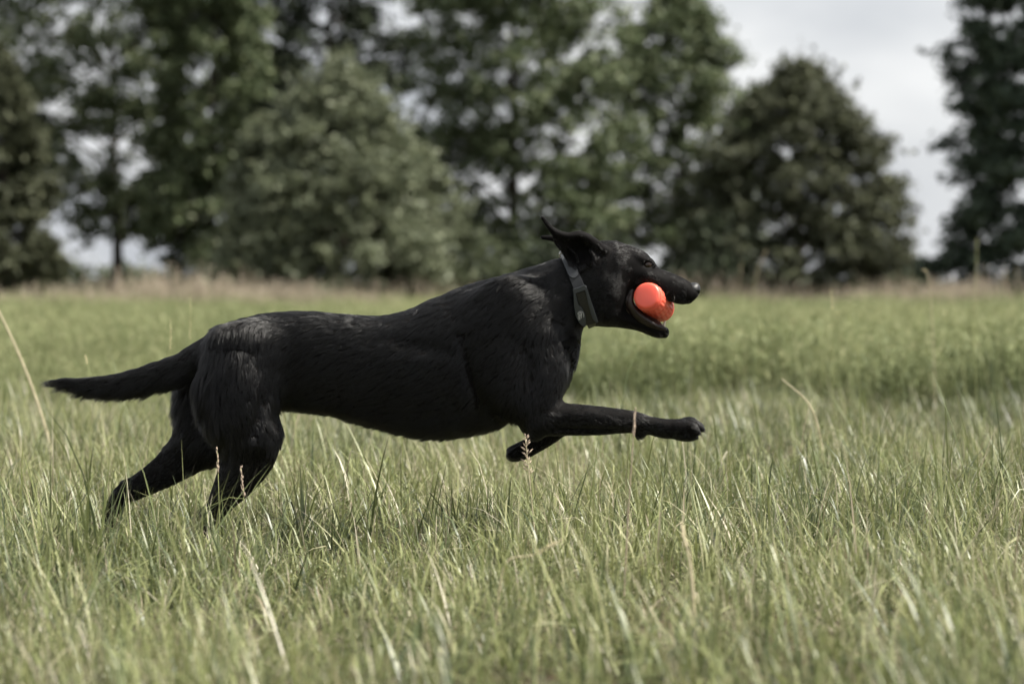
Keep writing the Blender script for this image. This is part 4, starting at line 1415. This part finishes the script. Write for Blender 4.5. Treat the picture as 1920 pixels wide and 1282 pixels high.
# ------------------------------------------------------------------ single grass stalks that stand out
def build_stalks():
    pale = simple_mat('straw_pale', (0.48, 0.42, 0.28), 0.6, 0.3, noise=(60, 0.25))
    green = simple_mat('stalk_green', (0.26, 0.28, 0.12), 0.55, 0.3, noise=(60, 0.25))
    pink = simple_mat('seed_pinkish', (0.34, 0.27, 0.21), 0.7, 0.2, noise=(80, 0.3))
    seed = simple_mat('seed_straw', (0.50, 0.44, 0.27), 0.7, 0.2, noise=(80, 0.3))
    rng = np.random.default_rng(77)
    def W(u, v, d): return np.array([(u - 960) / FPX * d, d, CAM_H + (HOR - v) / FPX * d])
    def stalk(label, pts, d, r, mt, head=0.0, hm=None, hl=0.012, spread=0.5, nseed=26, depth=0.04):
        P = np.array([W(u, v, d + depth * i / max(1, len(pts) - 1)) for i, (u, v) in enumerate(pts)])
        P[0, 2] = min(P[0, 2], -0.01)
        C = catmull(P, 6)
        root = empty('grass_stalk', (P[0, 0], P[0, 1], 0.0))
        tag(root, label, 'grass stalk', 'single stalks standing above the meadow')
        V, F = tube_mesh(C, np.linspace(r, r * 0.45, len(C)), 6)
        mesh_obj('stem', V, F, mt, root)
        n = len(C)
        if head:
            i0 = int((n - 1) * (1 - head))
            V, F = [], []
            for q in range(nseed):
                t = q / (nseed - 1)
                x = i0 + t * (n - 1 - i0); i = min(int(x), n - 2)
                p = C[i] + (C[i + 1] - C[i]) * (x - i)
                ax = C[i + 1] - C[i]; ax = ax / (np.linalg.norm(ax) + 1e-9)
                a = rng.random() * 6.283
                o = np.cross(ax, [math.cos(a), math.sin(a), 0.3]); o /= np.linalg.norm(o) + 1e-9
                dr = ax * 1.0 + o * spread; dr /= np.linalg.norm(dr)
                L = hl * rng.uniform(0.7, 1.25) * (1 - 0.35 * t)
                s1 = np.cross(dr, o); s1 /= np.linalg.norm(s1) + 1e-9; s2 = np.cross(dr, s1)
                w = min(L * 0.16, 0.0016 if d < 7 else 1)
                m = p + dr * L * 0.5
                b = len(V)
                V += [p, m + s1 * w, m + s2 * w, m - s1 * w, m - s2 * w, p + dr * L]
                F += [(b, b + 1, b + 2), (b, b + 2, b + 3), (b, b + 3, b + 4), (b, b + 4, b + 1), (b + 5, b + 2, b + 1), (b + 5, b + 3, b + 2), (b + 5, b + 4, b + 3), (b + 5, b + 1, b + 4)]
            mesh_obj('seed_head', V, F, hm or seed, root)
        return root
    stalk('thick pale straw stalk leaning in at the left edge above the dog\'s tail', [(108, 872), (75, 770), (42, 680), (0, 588), (-30, 535)], 8.2, 0.006, pale)
    stalk('thin stalk with narrow seed head above the tail, nearer the dog\'s rump', [(350, 905), (355, 720), (357, 558)], 7.6, 0.0016, green, 0.22, seed, 0.010, 0.35)
    stalk('thin stalk with short seed head above the tail\'s middle, next to a taller one', [(312, 915), (318, 720), (320, 603)], 7.4, 0.0016, green, 0.2, seed, 0.010, 0.35)
    stalk('small bowed seed stalk above the thin half of the dog\'s tail', [(172, 930), (168, 720), (160, 668)], 7.1, 0.0015, green, 0.2, seed, 0.009, 0.4)
    stalk('pinkish seed tip in front of the gap between the dog\'s hind legs', [(414, 1062), (410, 920), (407, 843)], 5.38, 0.0014, green, 0.26, pink, 0.012, 0.25, 30)
    stalk('pinkish seed tip in front of the dog\'s near hind shin', [(466, 1075), (458, 950), (452, 878)], 5.3, 0.0014, green, 0.35, pink, 0.013, 0.35, 34)
    stalk('pale branching panicle in front of the dog\'s folded far fore paw', [(1010, 1070), (996, 930), (985, 818)], 5.25, 0.0015, pale, 0.3, pink, 0.024, 1.2, 26)
    stalk('blurred brown stalk tip crossing the dog\'s outstretched fore leg at the wrist', [(1166, 1180), (1180, 930), (1191, 774)], 4.7, 0.0018, pink, 0.16, pink, 0.016, 0.15, 24)
    stalk('hooked tan seed stalk in the bright gap beside the tall conifer', [(1756, 800), (1748, 600), (1744, 545), (1738, 512), (1730, 506)], 11.0, 0.0022, pale, 0.25, seed, 0.011, 0.35)
    stalk('tall pale stalk in front of the tall dark conifer', [(1826, 735), (1828, 600), (1832, 448)], 14.0, 0.004, green, 0.45, seed, 0.016, 0.25, 50)
    stalk('leaning tan stalk in front of the broad cedar, above the dog\'s nose', [(1396, 670), (1415, 530), (1437, 468)], 20.0, 0.004, green, 0.5, pink, 0.026, 0.35, 40)
    stalk('short tan stalk in front of the broad cedar, left of the leaning one', [(1380, 668), (1384, 560), (1390, 492)], 20.0, 0.004, green, 0.4, pink, 0.024, 0.3, 36)
    stalk('slim stalk with tiny pale seed tip standing alone past the dog\'s nose', [(1562, 845), (1561, 660), (1559, 545)], 9.0, 0.0018, green, 0.12, seed, 0.012, 0.5, 18)
    stalk('upright green stalk near the right edge above the dark strip', [(1838, 845), (1830, 720), (1823, 606)], 9.0, 0.002, green, 0.3, green, 0.012, 0.2)
    stalk('thin green stalk standing over the dark strip right of the outstretched paw', [(1614, 845), (1611, 720), (1608, 632)], 9.0, 0.002, green, 0.25, green, 0.012, 0.2)
    stalk('stiff pale dead straw slanting down right of the outstretched paw', [(1552, 905), (1525, 772), (1466, 710)], 7.6, 0.0035, pale)
    stalk('golden dry stem lying bent in the blurred grass below the dog', [(925, 1215), (945, 1062), (1000, 1040), (1052, 1012)], 4.3, 0.0022, pale, 0.3, seed, 0.012, 0.5, 16)
    stalk('whitish dry blade upright in the blurred grass below the outstretched paw', [(1304, 1240), (1296, 1075), (1278, 985)], 4.1, 0.004, pale, 0.3, pale, 0.02, 0.2, 14)
build_stalks()
